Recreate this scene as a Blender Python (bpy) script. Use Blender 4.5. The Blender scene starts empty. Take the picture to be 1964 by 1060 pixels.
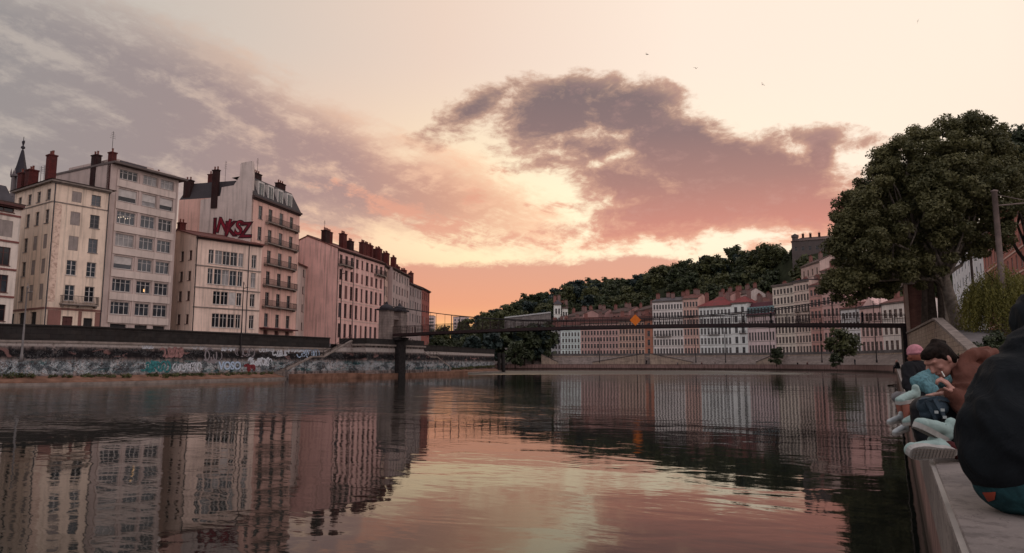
import bpy, bmesh, math, random
import numpy as np
from mathutils import Vector, Matrix

R = math.radians
rng = random.Random(7)
SC = bpy.context.scene
COL = SC.collection

# ------------------------------------------------------------------ camera
EYE = 2.4                      # metres above the river
YAW, PITCH, FPX = R(25.4), R(7.0), 1347.0
cam = bpy.data.cameras.new("camera")
cam.sensor_width = 36.0
cam.lens = 36.0 * FPX / 1964.0
cam.clip_start, cam.clip_end = 0.05, 6000.0
cam_ob = bpy.data.objects.new("camera", cam)
cam_ob.location = (0, 0, EYE)
cam_ob.rotation_euler = (R(90) + PITCH, 0, YAW)
COL.objects.link(cam_ob)
SC.camera = cam_ob

# world frame: +Y runs down the river, +X is the right bank, z = 0 is the water
def ray(px, py):
    dx, dy = (px - 982.0) / FPX, (530.0 - py) / FPX
    return dx, math.cos(PITCH) - dy * math.sin(PITCH), math.sin(PITCH) + dy * math.cos(PITCH)
def P(px, py, Z):
    """survey point: sight line at horizontal distance Z ahead"""
    r, h, v = ray(px, py); s = Z / h; r *= s
    return Vector((r * math.cos(YAW) - Z * math.sin(YAW), r * math.sin(YAW) + Z * math.cos(YAW), EYE + v * s))
def G(px, py, z):
    """survey point: sight line meeting the level z"""
    r, h, v = ray(px, py); return P(px, py, h * (z - EYE) / v)
def PX(px, X, z=0):
    """point on the vertical plane X = const seen at column px near level z"""
    lo, hi = 1.0, 900.0
    for _ in range(60):
        m = .5 * (lo + hi)
        p = P(px, 700, m)
        if (p.x > X) == (X < 0): lo = m
        else: hi = m
    p = P(px, 700, lo); p.z = z
    return p

# ------------------------------------------------------------------ render settings
SC.render.engine = 'CYCLES'
SC.view_settings.view_transform = 'Standard'
SC.view_settings.look = 'None'
SC.view_settings.exposure = 0.16
SC.view_settings.gamma = 1.0
SC.view_settings.use_curve_mapping = False
SC.cycles.max_bounces = 5
SC.cycles.diffuse_bounces = 2
SC.cycles.glossy_bounces = 3
SC.cycles.transparent_max_bounces = 5

def lin(r, g, b, a=1.0):
    f = lambda c: (c / 255 / 12.92) if c / 255 <= .04045 else ((c / 255 + .055) / 1.055) ** 2.4
    return (f(r), f(g), f(b), a)

# ------------------------------------------------------------------ node helpers
class NT:
    """small expression layer over a node tree"""
    def __init__(s, tree): s.t = tree
    def new(s, typ, **kw):
        n = s.t.nodes.new(typ)
        for k, v in kw.items(): setattr(n, k, v)
        return n
    def link(s, a, b): s.t.links.new(a, b)
    def put(s, sock, v):
        if isinstance(v, S): v = v.o
        if hasattr(v, 'node'): s.link(v, sock)
        else: sock.default_value = v
    def math(s, op, a, b=None, c=None, clamp=False):
        n = s.new('ShaderNodeMath', operation=op, use_clamp=clamp)
        for i, x in enumerate((a, b, c)):
            if x is not None: s.put(n.inputs[i], x)
        return S(s, n.outputs[0])
    def mix(s, f, a, b, blend='MIX'):
        n = s.new('ShaderNodeMix', data_type='RGBA', blend_type=blend)
        s.put(n.inputs[0], f); s.put(n.inputs[6], a); s.put(n.inputs[7], b)
        return S(s, n.outputs[2])
    def smooth(s, x, lo, hi, a=0.0, b=1.0):
        n = s.new('ShaderNodeMapRange', interpolation_type='SMOOTHSTEP')
        s.put(n.inputs[0], x); s.put(n.inputs[1], lo); s.put(n.inputs[2], hi)
        n.inputs[3].default_value = a; n.inputs[4].default_value = b
        return S(s, n.outputs[0])
    def noise(s, vec, scale, detail=4, rough=.55, dist=0.0, out=0):
        n = s.new('ShaderNodeTexNoise')
        if vec is not None: s.put(n.inputs['Vector'], vec)
        n.inputs['Scale'].default_value = scale; n.inputs['Detail'].default_value = detail
        n.inputs['Roughness'].default_value = rough; n.inputs['Distortion'].default_value = dist
        return S(s, n.outputs[out])
    def vec(s, x, y, z):
        n = s.new('ShaderNodeCombineXYZ')
        for i, v in enumerate((x, y, z)): s.put(n.inputs[i], v)
        return S(s, n.outputs[0])
    def sep(s, v):
        n = s.new('ShaderNodeSeparateXYZ'); s.put(n.inputs[0], v)
        return [S(s, o) for o in n.outputs]
    def scale(s, v, sx, sy, sz, off=(0, 0, 0)):
        n = s.new('ShaderNodeMapping'); s.put(n.inputs[0], v)
        n.inputs['Scale'].default_value = (sx, sy, sz); n.inputs['Location'].default_value = off
        return S(s, n.outputs[0])
    def ramp(s, x, stops, interp='LINEAR'):
        n = s.new('ShaderNodeValToRGB'); s.put(n.inputs[0], x)
        e = n.color_ramp.elements; n.color_ramp.interpolation = interp
        while len(e) < len(stops): e.new(.5)
        for i, (p, c) in enumerate(stops): e[i].position = p; e[i].color = c
        return S(s, n.outputs[0])
class S:
    def __init__(s, nt, o): s.n, s.o = nt, o
    def __add__(s, b): return s.n.math('ADD', s, b)
    __radd__ = __add__
    def __mul__(s, b): return s.n.math('MULTIPLY', s, b)
    __rmul__ = __mul__
    def __sub__(s, b): return s.n.math('SUBTRACT', s, b)
    def __rsub__(s, b): return s.n.math('SUBTRACT', b, s)
    def __truediv__(s, b): return s.n.math('DIVIDE', s, b)
    def max(s, b): return s.n.math('MAXIMUM', s, b)
    def min(s, b): return s.n.math('MINIMUM', s, b)
    def clamp(s): return s.n.math('ADD', s, 0.0, clamp=True)

# ------------------------------------------------------------------ sky at dusk
def build_world():
    w = bpy.data.worlds.new("World"); SC.world = w; w.use_nodes = True
    t = w.node_tree; t.nodes.clear(); n = NT(t)
    d = S(n, n.new('ShaderNodeTexCoord').outputs['Generated'])
    x, y, z = n.sep(d)
    c, s_ = math.cos(YAW), math.sin(YAW)
    xr = x * c + y * s_; yf = y * c - x * s_
    az = n.math('ARCTAN2', xr, yf) * 57.2958           # degrees right of the view axis
    el = n.math('ARCSINE', z) * 57.2958                # degrees above the horizon
    def ae(px, py):
        r, h, v = ray(px, py)
        return math.degrees(math.atan2(r, h)), math.degrees(math.atan2(v, math.hypot(r, h)))
    # clear dusk sky
    u = (az + 60.0) / 120.0
    lo = n.ramp(u, [(0.0, lin(206, 150, 130)), (.24, lin(230, 164, 132)), (.42, lin(242, 166, 122)), (.52, lin(250, 190, 140)), (.70, lin(250, 212, 180)), (1.0, lin(232, 196, 176))])
    mi = n.ramp(u, [(0.0, lin(186, 166, 156)), (.22, lin(216, 180, 160)), (.38, lin(246, 206, 172)), (.47, lin(255, 234, 192)), (.55, lin(255, 240, 206)), (.72, lin(255, 235, 213)), (1.0, lin(228, 212, 200))])
    hi = n.ramp(u, [(0.0, lin(170, 172, 170)), (.22, lin(188, 182, 174)), (.45, lin(230, 205, 188)), (.62, lin(248, 228, 211)), (.8, lin(250, 232, 214)), (1.0, lin(212, 204, 198))])
    zen = lin(194, 190, 202)
    base = n.mix(n.smooth(el, 3.0, 10.0), lo, mi)
    base = n.mix(n.smooth(el, 11.0, 25.0), base, hi)
    base = n.mix(n.smooth(el, 28.0, 80.0), base, zen)
    # round the back the same sky goes on: cream to the right, grey to the left, meeting behind
    side = n.smooth(n.math('SINE', az / 57.2958), -.9, .75)
    base = n.mix(n.smooth(n.math('ABSOLUTE', az), 44.0, 100.0), base, n.mix(side, lin(200, 196, 202), n.mix(n.smooth(el, 2, 60), (1.16, .99, .99, 1), (1.0, .93, .99, 1))))
    glow = n.smooth(el, .5, 5.0, 1.0, 0.0) * n.smooth(n.math('ABSOLUTE', az + 4.5), 2.0, 8.0, 1.0, 0.0)
    # physical twilight sky, a small share of the mix
    ns = n.new('ShaderNodeTexSky', sky_type='NISHITA'); ns.sun_disc = False
    ns.sun_elevation = R(2.5); ns.sun_rotation = -YAW + R(9.0); ns.altitude = 170
    base = n.mix(.04, base, n.mix(1.0, S(n, ns.outputs[0]), (.1, .1, .1, 1), 'MULTIPLY'))
    # noise fields in the sky's own angles
    q = n.vec(az * .05, el * .085, 0.0)
    warp = n.noise(q, 2.4, 4, .55)
    f1 = n.noise(n.vec(az * .05 + warp * .4, el * .10 + warp * .3, 1.7), 2.6, 9, .66) - .5
    f2 = n.noise(n.vec(az * .030 + el * .03, el * .13 + az * .035, 4.2), 3.6, 8, .66) - .5          # streaks falling to the right
    f3 = n.noise(n.vec(az * .05 + warp * .2, el * .09, 7.7), 9.0, 7, .66) - .5
    ang = n.vec(az, el, 0.0)
    def ell(px, py, a, b, rot=0.0):
        """signed depth, in degrees, inside an ellipse of sky"""
        ca, ce = ae(px, py); k = .0425; a *= k; b *= k
        mp = n.new('ShaderNodeMapping', vector_type='TEXTURE'); n.put(mp.inputs['Vector'], ang)
        mp.inputs['Location'].default_value = (ca, ce, 0); mp.inputs['Rotation'].default_value = (0, 0, R(-rot)); mp.inputs['Scale'].default_value = (a, b, 1)
        ln = n.new('ShaderNodeVectorMath', operation='LENGTH'); n.link(mp.outputs[0], ln.inputs[0])
        return n.math('MULTIPLY_ADD', S(n, ln.outputs['Value']), -b, b)
    def union(L):
        o = L[0]
        for e in L[1:]: o = n.math('SMOOTH_MAX', o, e, 1.0)
        return o
    col = base
    # broad grey veil on the left, thinning to warm rags
    v1 = union([ell(90, 190, 330, 140, 10), ell(400, 255, 330, 104, 20), ell(640, 325, 250, 74, 20), ell(800, 375, 170, 52, 14), ell(150, 300, 320, 60, 6)])
    e1 = v1 + f1 * 7.0 + f2 * 4.5 + f3 * 2.6 + 1.4; m1 = n.smooth(e1, -1.0, 2.0)
    c1 = n.ramp((az + 40.0) / 44.0, [(0.0, lin(142, 138, 138)), (.3, lin(148, 133, 133)), (.6, lin(166, 135, 131)), (.82, lin(206, 152, 130)), (1.0, lin(232, 176, 140))])
    hl = n.mix(n.smooth(az, -36, -5), lin(190, 178, 168), lin(250, 204, 170))
    c1 = n.mix(n.smooth(f1 * 1.3 + f2 * .9 + f3 * .9, -.04, .36) * .6, c1, hl)
    c1 = n.mix(n.smooth(e1, .2, 3.0, 1.0, 0.0) * .55, c1, hl)
    col = n.mix(m1 * .95, col, c1)
    # low salmon bank over the horizon
    v3 = union([ell(980, 560, 420, 62, 0), ell(640, 575, 330, 40, 0), ell(1220, 512, 110, 20, 4)])
    m3 = n.smooth(v3 + f1 * 2.4 + f3 * 1.6, -.2, .4)
    col = n.mix(m3 * .88, col, n.mix(n.smooth(el, 2.0, 9.5), lin(232, 158, 120), lin(208, 146, 128)))
    col = n.mix(glow * .85, col, lin(255, 206, 128))
    # warm streaks beside the glow
    v4 = union([ell(860, 440, 150, 20, 8), ell(760, 400, 150, 26, 14), ell(900, 465, 120, 12, 0), ell(960, 325, 40, 8, -8), ell(1440, 480, 130, 22, -8), ell(1050, 395, 36, 7, 0), ell(910, 378, 26, 11, -10), ell(620, 445, 160, 22, 6)])
    m4 = n.smooth(v4 + f2 * 3.4 + f3 * 2.8 - .25, -.25, .5)
    col = n.mix(m4 * .8, col, n.mix(n.smooth(az, -4, 14), lin(220, 158, 134), lin(230, 164, 134)))
    # the dark cloud
    v2 = union([ell(1065, 215, 125, 54, -6), ell(1190, 212, 105, 46, 6), ell(905, 212, 70, 20, -28), ell(1330, 300, 150, 62, 18), ell(1450, 345, 165, 68, 14), ell(1340, 395, 190, 46, -6),
                ell(1130, 285, 110, 24, 8), ell(1572, 300, 22, 36, 10), ell(1560, 268, 40, 8, 10), ell(1210, 350, 110, 38, 18), ell(1560, 395, 115, 40, 6), ell(1250, 432, 110, 22, -6), ell(1060, 305, 46, 16, -10)])
    v2 = v2 - ell(1180, 300, 64, 15, -16).max(0.0) * 1.6 - ell(1530, 285, 34, 18, 0).max(0.0) * .9
    e2 = v2 + f1 * 3.6 + f3 * 3.0 + .4
    m2 = n.smooth(e2, -.4, .6)
    c2 = n.ramp((el - 8.0) / 15.0, [(0.0, lin(228, 150, 122)), (.18, lin(200, 132, 118)), (.42, lin(164, 121, 114)), (.68, lin(134, 109, 109)), (1.0, lin(114, 101, 104))])
    c2 = n.mix(n.smooth(f1 * .8 + f3 * 1.2, .0, .36) * .36, c2, lin(200, 154, 142))
    c2 = n.mix(n.smooth(e2, .1, 1.3, 1.0, 0.0) * .45, c2, lin(240, 190, 156))
    col = n.mix(m2 * .97, col, c2)
    # the same broken cloud goes on round the rest of the sky
    g = n.noise(n.scale(d, 1.6, 1.6, 4.0), 1.5, 7, .6)
    far = n.smooth(n.math('ABSOLUTE', az), 42.0, 70.0).max(n.smooth(el, 32.0, 50.0))
    col = n.mix(n.smooth(g, .5, .68) * far * .7 * n.smooth(el, 0.0, 8.0), col, lin(150, 140, 142))
    bg = n.new('ShaderNodeBackground'); n.put(bg.inputs[0], col); bg.inputs[1].default_value = 1.0
    out = n.new('ShaderNodeOutputWorld'); n.link(bg.outputs[0], out.inputs[0])
build_world()

# the sun has gone behind the hill: a weak, broad, warm source low in the sky
sun = bpy.data.lights.new("sun", 'SUN'); sun.energy = 0.5; sun.angle = R(5); sun.color = (1.0, .72, .52)
sun_ob = bpy.data.objects.new("sun", sun); COL.objects.link(sun_ob)
_saz, _sel = -YAW + R(9.0), R(2.5)           # from +Y towards +X
_sd = Vector((math.sin(_saz) * math.cos(_sel), math.cos(_saz) * math.cos(_sel), math.sin(_sel)))
sun_ob.rotation_euler = _sd.to_track_quat('Z', 'Y').to_euler()
sun_ob.location = (0, 0, 60)
# ------------------------------------------------------------------ materials
MATS = {}
def new_mat(name):
    m = bpy.data.materials.new(name); m.use_nodes = True
    t = m.node_tree; n = NT(t)
    b = t.nodes['Principled BSDF']
    MATS[name] = m
    return m, n, b
def geo_pos(n):   return S(n, n.new('ShaderNodeNewGeometry').outputs['Position'])
def obj_pos(n):   return S(n, n.new('ShaderNodeTexCoord').outputs['Object'])
def bump(n, b, h, strength=.3, dist=.05):
    k = n.new('ShaderNodeBump'); k.inputs['Strength'].default_value = strength; k.inputs['Distance'].default_value = dist
    n.put(k.inputs['Height'], h); n.link(k.outputs[0], b.inputs['Normal'])
def plain(name, c, rough=.7, spec=.3, var=.12, scale=2.0, metal=0.0):
    if name in MATS: return MATS[name]
    m, n, b = new_mat(name)
    k = n.noise(geo_pos(n), scale, 5, .6)
    n.put(b.inputs['Base Color'], n.mix(n.smooth(k, .3, .7), tuple(x * (1 - var) for x in c[:3]) + (1,), tuple(min(1, x * (1 + var)) for x in c[:3]) + (1,)))
    b.inputs['Roughness'].default_value = rough; b.inputs['Specular IOR Level'].default_value = spec; b.inputs['Metallic'].default_value = metal
    return m
def stucco(name, c, dirt=.35, dirt_c=(.09, .075, .065, 1), patch=.0):
    """rendered wall: mottled, with rain streaks and soot in irregular shapes"""
    if name in MATS: return MATS[name]
    c = tuple(min(.84, x * 1.22) for x in c[:3])
    m, n, b = new_mat(name)
    p = geo_pos(n)
    k1 = n.noise(p, .35, 6, .6); k2 = n.noise(p, 3.0, 5, .65)
    st = n.noise(n.scale(p, 2.2, 2.2, .12), 1.0, 6, .62)
    col = n.mix(n.smooth(k1, .3, .72), tuple(x * .86 for x in c[:3]) + (1,), tuple(min(1, x * 1.06) for x in c[:3]) + (1,))
    col = n.mix(n.smooth(k2, .45, .75) * .18, col, tuple(x * .6 for x in c[:3]) + (1,))
    col = n.mix(n.smooth(st, .46, .70) * (dirt * 1.5), col, dirt_c)
    if patch > 0:
        k3 = n.noise(p, .9, 5, .6, 1.0)
        col = n.mix(n.smooth(k3, .56, .62) * patch, col, tuple(x * .7 for x in c[:3]) + (1,))
    n.put(b.inputs['Base Color'], col); b.inputs['Roughness'].default_value = .9; b.inputs['Specular IOR Level'].default_value = .15
    bump(n, b, k2, .25, .03)
    return m
def masonry(name, c1, c2, mortar, bw=.9, bh=.38, dirt=.5, axis='y'):
    """coursed blocks too far off to pick apart"""
    if name in MATS: return MATS[name]
    m, n, b = new_mat(name)
    p = geo_pos(n); x, y, z = n.sep(p)
    u = y if axis == 'y' else (x if axis == 'x' else x + y)
    t = n.new('ShaderNodeTexBrick'); n.put(t.inputs['Vector'], n.vec(u, z, 0.0))
    t.inputs['Color1'].default_value = c1; t.inputs['Color2'].default_value = c2; t.inputs['Mortar'].default_value = mortar
    t.inputs['Scale'].default_value = 1.0; t.inputs['Mortar Size'].default_value = .014; t.inputs['Brick Width'].default_value = bw; t.inputs['Row Height'].default_value = bh
    t.offset = .5
    st = n.noise(n.scale(p, 1.2, 1.2, .2), 1.0, 7, .7); k = n.noise(p, .8, 7, .7)
    col = n.mix(n.smooth(st, .42, .64) * dirt, S(n, t.outputs[0]), (.035, .032, .03, 1))
    col = n.mix(n.smooth(k, .46, .66) * .55, col, tuple(x * .4 for x in c1[:3]) + (1,))
    n.put(b.inputs['Base Color'], col); b.inputs['Roughness'].default_value = .92; b.inputs['Specular IOR Level'].default_value = .15
    h = n.math('MULTIPLY', S(n, t.outputs['Fac']), -1.0) + k * .5
    bump(n, b, h, .5, .03)
    return m
def leafmat(name, c, c2, tl=.25):
    if name in MATS: return MATS[name]
    m, n, b = new_mat(name)
    g = n.new('ShaderNodeNewGeometry')
    k = n.noise(S(n, g.outputs['Position']), .22, 3, .5)
    col = n.mix(S(n, g.outputs['Random Per Island']), c, c2)
    col = n.mix(n.smooth(k, .35, .7) * .6, col, tuple(x * 1.5 for x in c2[:3]) + (1,))
    n.put(b.inputs['Base Color'], col); b.inputs['Roughness'].default_value = .55; b.inputs['Specular IOR Level'].default_value = .25
    tr = n.new('ShaderNodeBsdfTranslucent'); n.put(tr.inputs[0], col)
    mx = n.new('ShaderNodeMixShader'); mx.inputs[0].default_value = tl
    n.link(b.outputs[0], mx.inputs[1]); n.link(tr.outputs[0], mx.inputs[2])
    n.link(mx.outputs[0], m.node_tree.nodes['Material Output'].inputs[0])
    return m
def tilemat(name, c1, c2):
    if name in MATS: return MATS[name]
    m, n, b = new_mat(name)
    p = geo_pos(n); k = n.noise(p, 5.0, 4, .6); k2 = n.noise(p, .5, 4, .6)
    col = n.mix(n.smooth(k, .35, .65), c1, c2); col = n.mix(n.smooth(k2, .5, .7) * .5, col, (.05, .04, .035, 1))
    n.put(b.inputs['Base Color'], col); b.inputs['Roughness'].default_value = .85
    x, y, z = n.sep(p)
    bump(n, b, n.math('SINE', (x + y) * 16.0) + n.math('SINE', z * 30.0), .5, .04)
    return m
def glassmat(name, c, rough=.08, spec=.6):
    if name in MATS: return MATS[name]
    m, n, b = new_mat(name)
    k = n.noise(geo_pos(n), .7, 3, .5)
    n.put(b.inputs['Base Color'], n.mix(n.smooth(k, .35, .65), c, tuple(x * 1.8 for x in c[:3]) + (1,)))
    b.inputs['Roughness'].default_value = rough; b.inputs['Specular IOR Level'].default_value = spec
    return m
def emit(name, c, s):
    if name in MATS: return MATS[name]
    m, n, b = new_mat(name)
    k = n.noise(geo_pos(n), 3.0, 2)
    n.put(b.inputs['Emission Color'], n.mix(k, c, tuple(x * .5 for x in c[:3]) + (1,))); b.inputs['Emission Strength'].default_value = s
    b.inputs['Base Color'].default_value = (.1, .08, .05, 1)
    return m

def water_material():
    m, n, b = new_mat('river_water')
    p = geo_pos(n); x, y, z = n.sep(p)
    c, s_ = math.cos(YAW), math.sin(YAW); along = y * c - x * s_; across = x * c + y * s_
    # breeze on the open reach beyond the bridge, a ruffled lane off the left bank, calm water near by
    far = n.smooth(along, 138.0, 156.0) * n.smooth(along, 205.0, 225.0, 1.0, 0.0) * n.smooth(across, 45.0, 85.0, 1.0, 0.0)
    lane = n.smooth(along, 27.0, 36.0) * n.smooth(along, 62.0, 80.0, 1.0, 0.0) * n.smooth(across, -12.0, 12.0, 1.0, 0.0)
    band = n.smooth(n.noise(n.scale(p, .012, .03, 1.0), 1.0, 4, .6), .47, .62)
    amp = .42 + band * .5 + far * 8.0 + lane * 1.7
    w1 = n.noise(n.scale(p, .55, .9, 1.0), 1.0, 2, .5, .6)
    w2 = n.noise(n.scale(p, 2.0, 3.4, 1.0, (3, 7, 0)), 1.0, 3, .5, .4)
    w3 = n.noise(n.scale(p, .12, .2, 1.0, (9, 2, 0)), 1.0, 2, .5)
    h = (w1 * .020 + w2 * .0042 + w3 * .05) * amp
    bp = n.new('ShaderNodeBump'); bp.inputs['Strength'].default_value = 1.0; bp.inputs['Distance'].default_value = 1.0
    n.put(bp.inputs['Height'], h); n.link(bp.outputs[0], b.inputs['Normal'])
    b.inputs['Base Color'].default_value = (.010, .012, .010, 1)
    n.put(b.inputs['Roughness'], .03 + far * .45 + lane * .06)
    b.inputs['IOR'].default_value = 1.33; b.inputs['Specular IOR Level'].default_value = .5
    return m
M_WATER = water_material()

def graffiti_material():
    """old quay render under years of spray paint and soot"""
    m, n, b = new_mat('painted_quay_render')
    p = geo_pos(n); x, y, z = n.sep(p)
    q = n.vec(y + x, z, 0.0)
    a = n.noise(n.scale(q, .55, .8, 1.0), 1.0, 6, .6, 1.2)
    c = n.noise(n.scale(q, 1.5, 2.2, 1.0, (5, 3, 0)), 1.0, 5, .6, 1.6)
    fine = n.noise(n.scale(q, 5.0, 6.0, 1.0, (1, 9, 0)), 1.0, 4, .6, 1.5)
    dr = n.noise(n.scale(q, 1.6, .25, 1.0, (0, 4, 0)), 1.0, 6, .65)
    base = n.mix(n.smooth(a, .3, .7), lin(112, 98, 93), lin(186, 168, 160))
    base = n.mix(n.smooth(dr, .40, .62) * .85, base, lin(44, 39, 38))
    mid = n.smooth(z, 2.6, 3.2) * n.smooth(z + c * .8, 4.0, 4.7, 1.0, 0.0)
    cb = n.noise(n.scale(q, .5, .9, 1.0, (15, 2, 0)), 1.0, 6, .58, 1.0)
    soot = n.smooth(a + c * .4, .64, .8) * .6 + mid * n.smooth(cb, .33, .42) * .95
    base = n.mix(soot.clamp(), base, lin(24, 23, 25))
    low = n.smooth(z, 1.0, 1.4) * n.smooth(z, 2.2, 2.9, 1.0, 0.0)
    tag = n.smooth(n.math('ABSOLUTE', fine - .5), .015, .05, 1.0, 0.0)
    base = n.mix(low * n.smooth(c + fine * .2, .53, .60) * .85, base, n.mix(n.smooth(n.noise(n.scale(q, .13, .5, 1.0, (3, 1, 0)), 1.0, 3, .5), .54, .6), lin(176, 188, 190), lin(58, 124, 126)))
    base = n.mix(low * n.smooth(a + fine * .2, .52, .64, 1.0, 0.0) * .7, base, lin(40, 42, 46))
    base = n.mix(low * tag * .8, base, lin(30, 38, 46))
    t2 = n.smooth(n.math('ABSOLUTE', n.noise(n.scale(q, 2.2, 2.6, 1.0, (11, 5, 0)), 1.0, 3, .55, 2.2) - .5), .012, .04, 1.0, 0.0)
    base = n.mix(t2 * n.smooth(a, .46, .56) * (low + .25) * .65, base, lin(214, 208, 206))
    t3 = n.smooth(n.math('ABSOLUTE', n.noise(n.scale(q, 1.7, 2.2, 1.0, (21, 15, 0)), 1.0, 3, .55, 2.4) - .5), .012, .045, 1.0, 0.0)
    base = n.mix(t3 * n.smooth(c, .42, .55) * (low + .2) * .6, base, lin(34, 34, 40))
    up = n.smooth(z, 4.05, 4.35) * n.smooth(z, 4.75, 5.0, 1.0, 0.0)
    base = n.mix(up * n.smooth(fine * .4 + dr * .6, .36, .52) * .85, base, lin(190, 178, 170))
    pk = n.smooth(n.noise(n.scale(q, .35, .9, 1.0, (2, 8, 0)), 1.0, 3, .5, .8), .6, .66)
    base = n.mix(pk * mid * .4, base, lin(176, 130, 122))
    n.put(b.inputs['Base Color'], base); b.inputs['Roughness'].default_value = .9; b.inputs['Specular IOR Level'].default_value = .15
    bump(n, b, fine, .2, .03)
    return m
M_GRAF = graffiti_material()

# ------------------------------------------------------------------ mesh builder
# shapes that need modifiers or fonts are evaluated alone on a scratch scene
SCRATCH = bpy.data.scenes.new('scratch')
def baked(o):
    SCRATCH.collection.objects.link(o); vl = SCRATCH.view_layers[0]; vl.update(); dg = vl.depsgraph
    me = bpy.data.meshes.new_from_object(o.evaluated_get(dg)); bpy.data.objects.remove(o)
    return me
class MB:
    def __init__(s): s.v, s.f, s.m = [], [], []
    def face(s, pts, mi=0):
        i = len(s.v); s.v += [tuple(p) for p in pts]; s.f.append(tuple(range(i, i + len(pts)))); s.m.append(mi)
    def box(s, x0, x1, y0, y1, z0, z1, mi=0):
        i = len(s.v)
        s.v += [(x, y, z) for z in (z0, z1) for y in (y0, y1) for x in (x0, x1)]
        for q in ((0, 2, 3, 1), (4, 5, 7, 6), (0, 1, 5, 4), (2, 6, 7, 3), (0, 4, 6, 2), (1, 3, 7, 5)):
            s.f.append(tuple(i + k for k in q)); s.m.append(mi)
    def beam(s, a, b, w, h, mi=0, up=Vector((0, 0, 1))):
        a, b = Vector(a), Vector(b); d = (b - a).normalized(); sd = d.cross(up)
        sd = Vector((1, 0, 0)) if sd.length < 1e-5 else sd.normalized()
        u = sd.cross(d).normalized(); i = len(s.v)
        for p in (a, b):
            for su in (-1, 1):
                for ss in (-1, 1): s.v.append(tuple(p + sd * ss * w / 2 + u * su * h / 2))
        for q in ((0, 2, 3, 1), (4, 5, 7, 6), (0, 1, 5, 4), (2, 6, 7, 3), (0, 4, 6, 2), (1, 3, 7, 5)):
            s.f.append(tuple(i + k for k in q)); s.m.append(mi)
    def tube(s, pts, rad, n=8, mi=0):
        pts = [Vector(p) for p in pts]; rad = rad if hasattr(rad, '__len__') else [rad] * len(pts)
        ref = None; base = len(s.v)
        for k, p in enumerate(pts):
            d = (pts[min(k + 1, len(pts) - 1)] - pts[max(k - 1, 0)]).normalized()
            if ref is None: ref = Vector((0, 0, 1)) if abs(d.z) < .9 else Vector((1, 0, 0))
            a = d.cross(ref).normalized(); ref = a.cross(d).normalized()
            for j in range(n):
                t = 2 * math.pi * j / n
                s.v.append(tuple(p + (a * math.cos(t) + ref * math.sin(t)) * rad[k]))
        for k in range(len(pts) - 1):
            for j in range(n):
                a0 = base + k * n + j; a1 = base + k * n + (j + 1) % n
                s.f.append((a0, a1, a1 + n, a0 + n)); s.m.append(mi)
        s.f.append(tuple(base + j for j in range(n))[::-1]); s.m.append(mi)
        e = base + (len(pts) - 1) * n; s.f.append(tuple(e + j for j in range(n))); s.m.append(mi)
    def lathe(s, c, prof, n=12, mi=0):
        """prof: list of (radius, z)"""
        s.tube([(c[0], c[1], c[2] + z) for r, z in prof], [max(r, .001) for r, z in prof], n, mi)
    def mesh(s, name, mats, smooth=False):
        me = bpy.data.meshes.new(name); me.from_pydata(s.v, [], s.f)
        for m in mats: me.materials.append(m)
        if len(mats) > 1: me.polygons.foreach_set('material_index', s.m)
        if smooth: me.polygons.foreach_set('use_smooth', [True] * len(s.f))
        me.validate(); me.update()
        return me
    def build(s, name, mats, parent=None, smooth=False):
        if not isinstance(mats, (list, tuple)): mats = [mats]
        return link(name, s.mesh(name, mats, smooth), parent)
def link(name, me, parent=None, loc=None, rz=0.0):
    o = bpy.data.objects.new(name, me); COL.objects.link(o)
    if parent: o.parent = parent
    if loc is not None: o.location = loc
    if rz: o.rotation_euler = (0, 0, rz)
    return o
def tag(o, label=None, cat=None, group=None, kind=None):
    for k, v in (('label', label), ('category', cat), ('group', group), ('kind', kind)):
        if v: o[k] = v
    return o
def thing(name, label, cat, loc=(0, 0, 0), rz=0.0, group=None):
    o = link(name, None, None, loc, rz); o.empty_display_size = .3
    return tag(o, label, cat, group)
def copy_tree(o, parent=None):
    c = o.copy(); COL.objects.link(c); c.parent = parent
    for ch in list(o.children): copy_tree(ch, c)
    return c
def quads_mesh(name, V, mats, mi=None):
    """V: (n,4,3) array of loose quads"""
    n = len(V); me = bpy.data.meshes.new(name)
    me.vertices.add(n * 4); me.vertices.foreach_set('co', V.reshape(-1).astype(np.float32))
    me.loops.add(n * 4); me.loops.foreach_set('vertex_index', np.arange(n * 4, dtype=np.int32))
    me.polygons.add(n); me.polygons.foreach_set('loop_start', np.arange(n, dtype=np.int32) * 4)
    for m in mats: me.materials.append(m)
    if mi is not None: me.polygons.foreach_set('material_index', mi.astype(np.int32))
    me.update(calc_edges=True)
    return me
# ------------------------------------------------------------------ river, banks, quays
Z_ST, Z_LOW, Z_RB = 5.5, 1.83, 5.2        # left street, lower quay, right street
def offs(pts, o):
    """offset a polyline to its right by o"""
    out = []
    for i, p in enumerate(pts):
        a, b = pts[max(i - 1, 0)], pts[min(i + 1, len(pts) - 1)]
        d = Vector((b[0] - a[0], b[1] - a[1])).normalized()
        out.append((p[0] + d.y * o, p[1] - d.x * o))
    return out
def ribbon(mb, pts, o0, o1, z0, z1, mi=0, z1b=None):
    """solid strip along a polyline between two offsets; z1b: top height at offset o1"""
    A, B = offs(pts, o0), offs(pts, o1); z1b = z1 if z1b is None else z1b
    for i in range(len(pts) - 1):
        a0, a1, b0, b1 = A[i], A[i + 1], B[i], B[i + 1]
        mb.face([(*a0, z1), (*a1, z1), (*b1, z1b), (*b0, z1b)][::-1], mi)
        mb.face([(*b0, z0), (*b0, z1b), (*b1, z1b), (*b1, z0)][::-1], mi)
        mb.face([(*a0, z0), (*a1, z0), (*a1, z1), (*a0, z1)][::-1], mi)
    for i in (0, len(pts) - 1):
        mb.face([(*A[i], z0), (*B[i], z0), (*B[i], z1b), (*A[i], z1)], mi)
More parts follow.
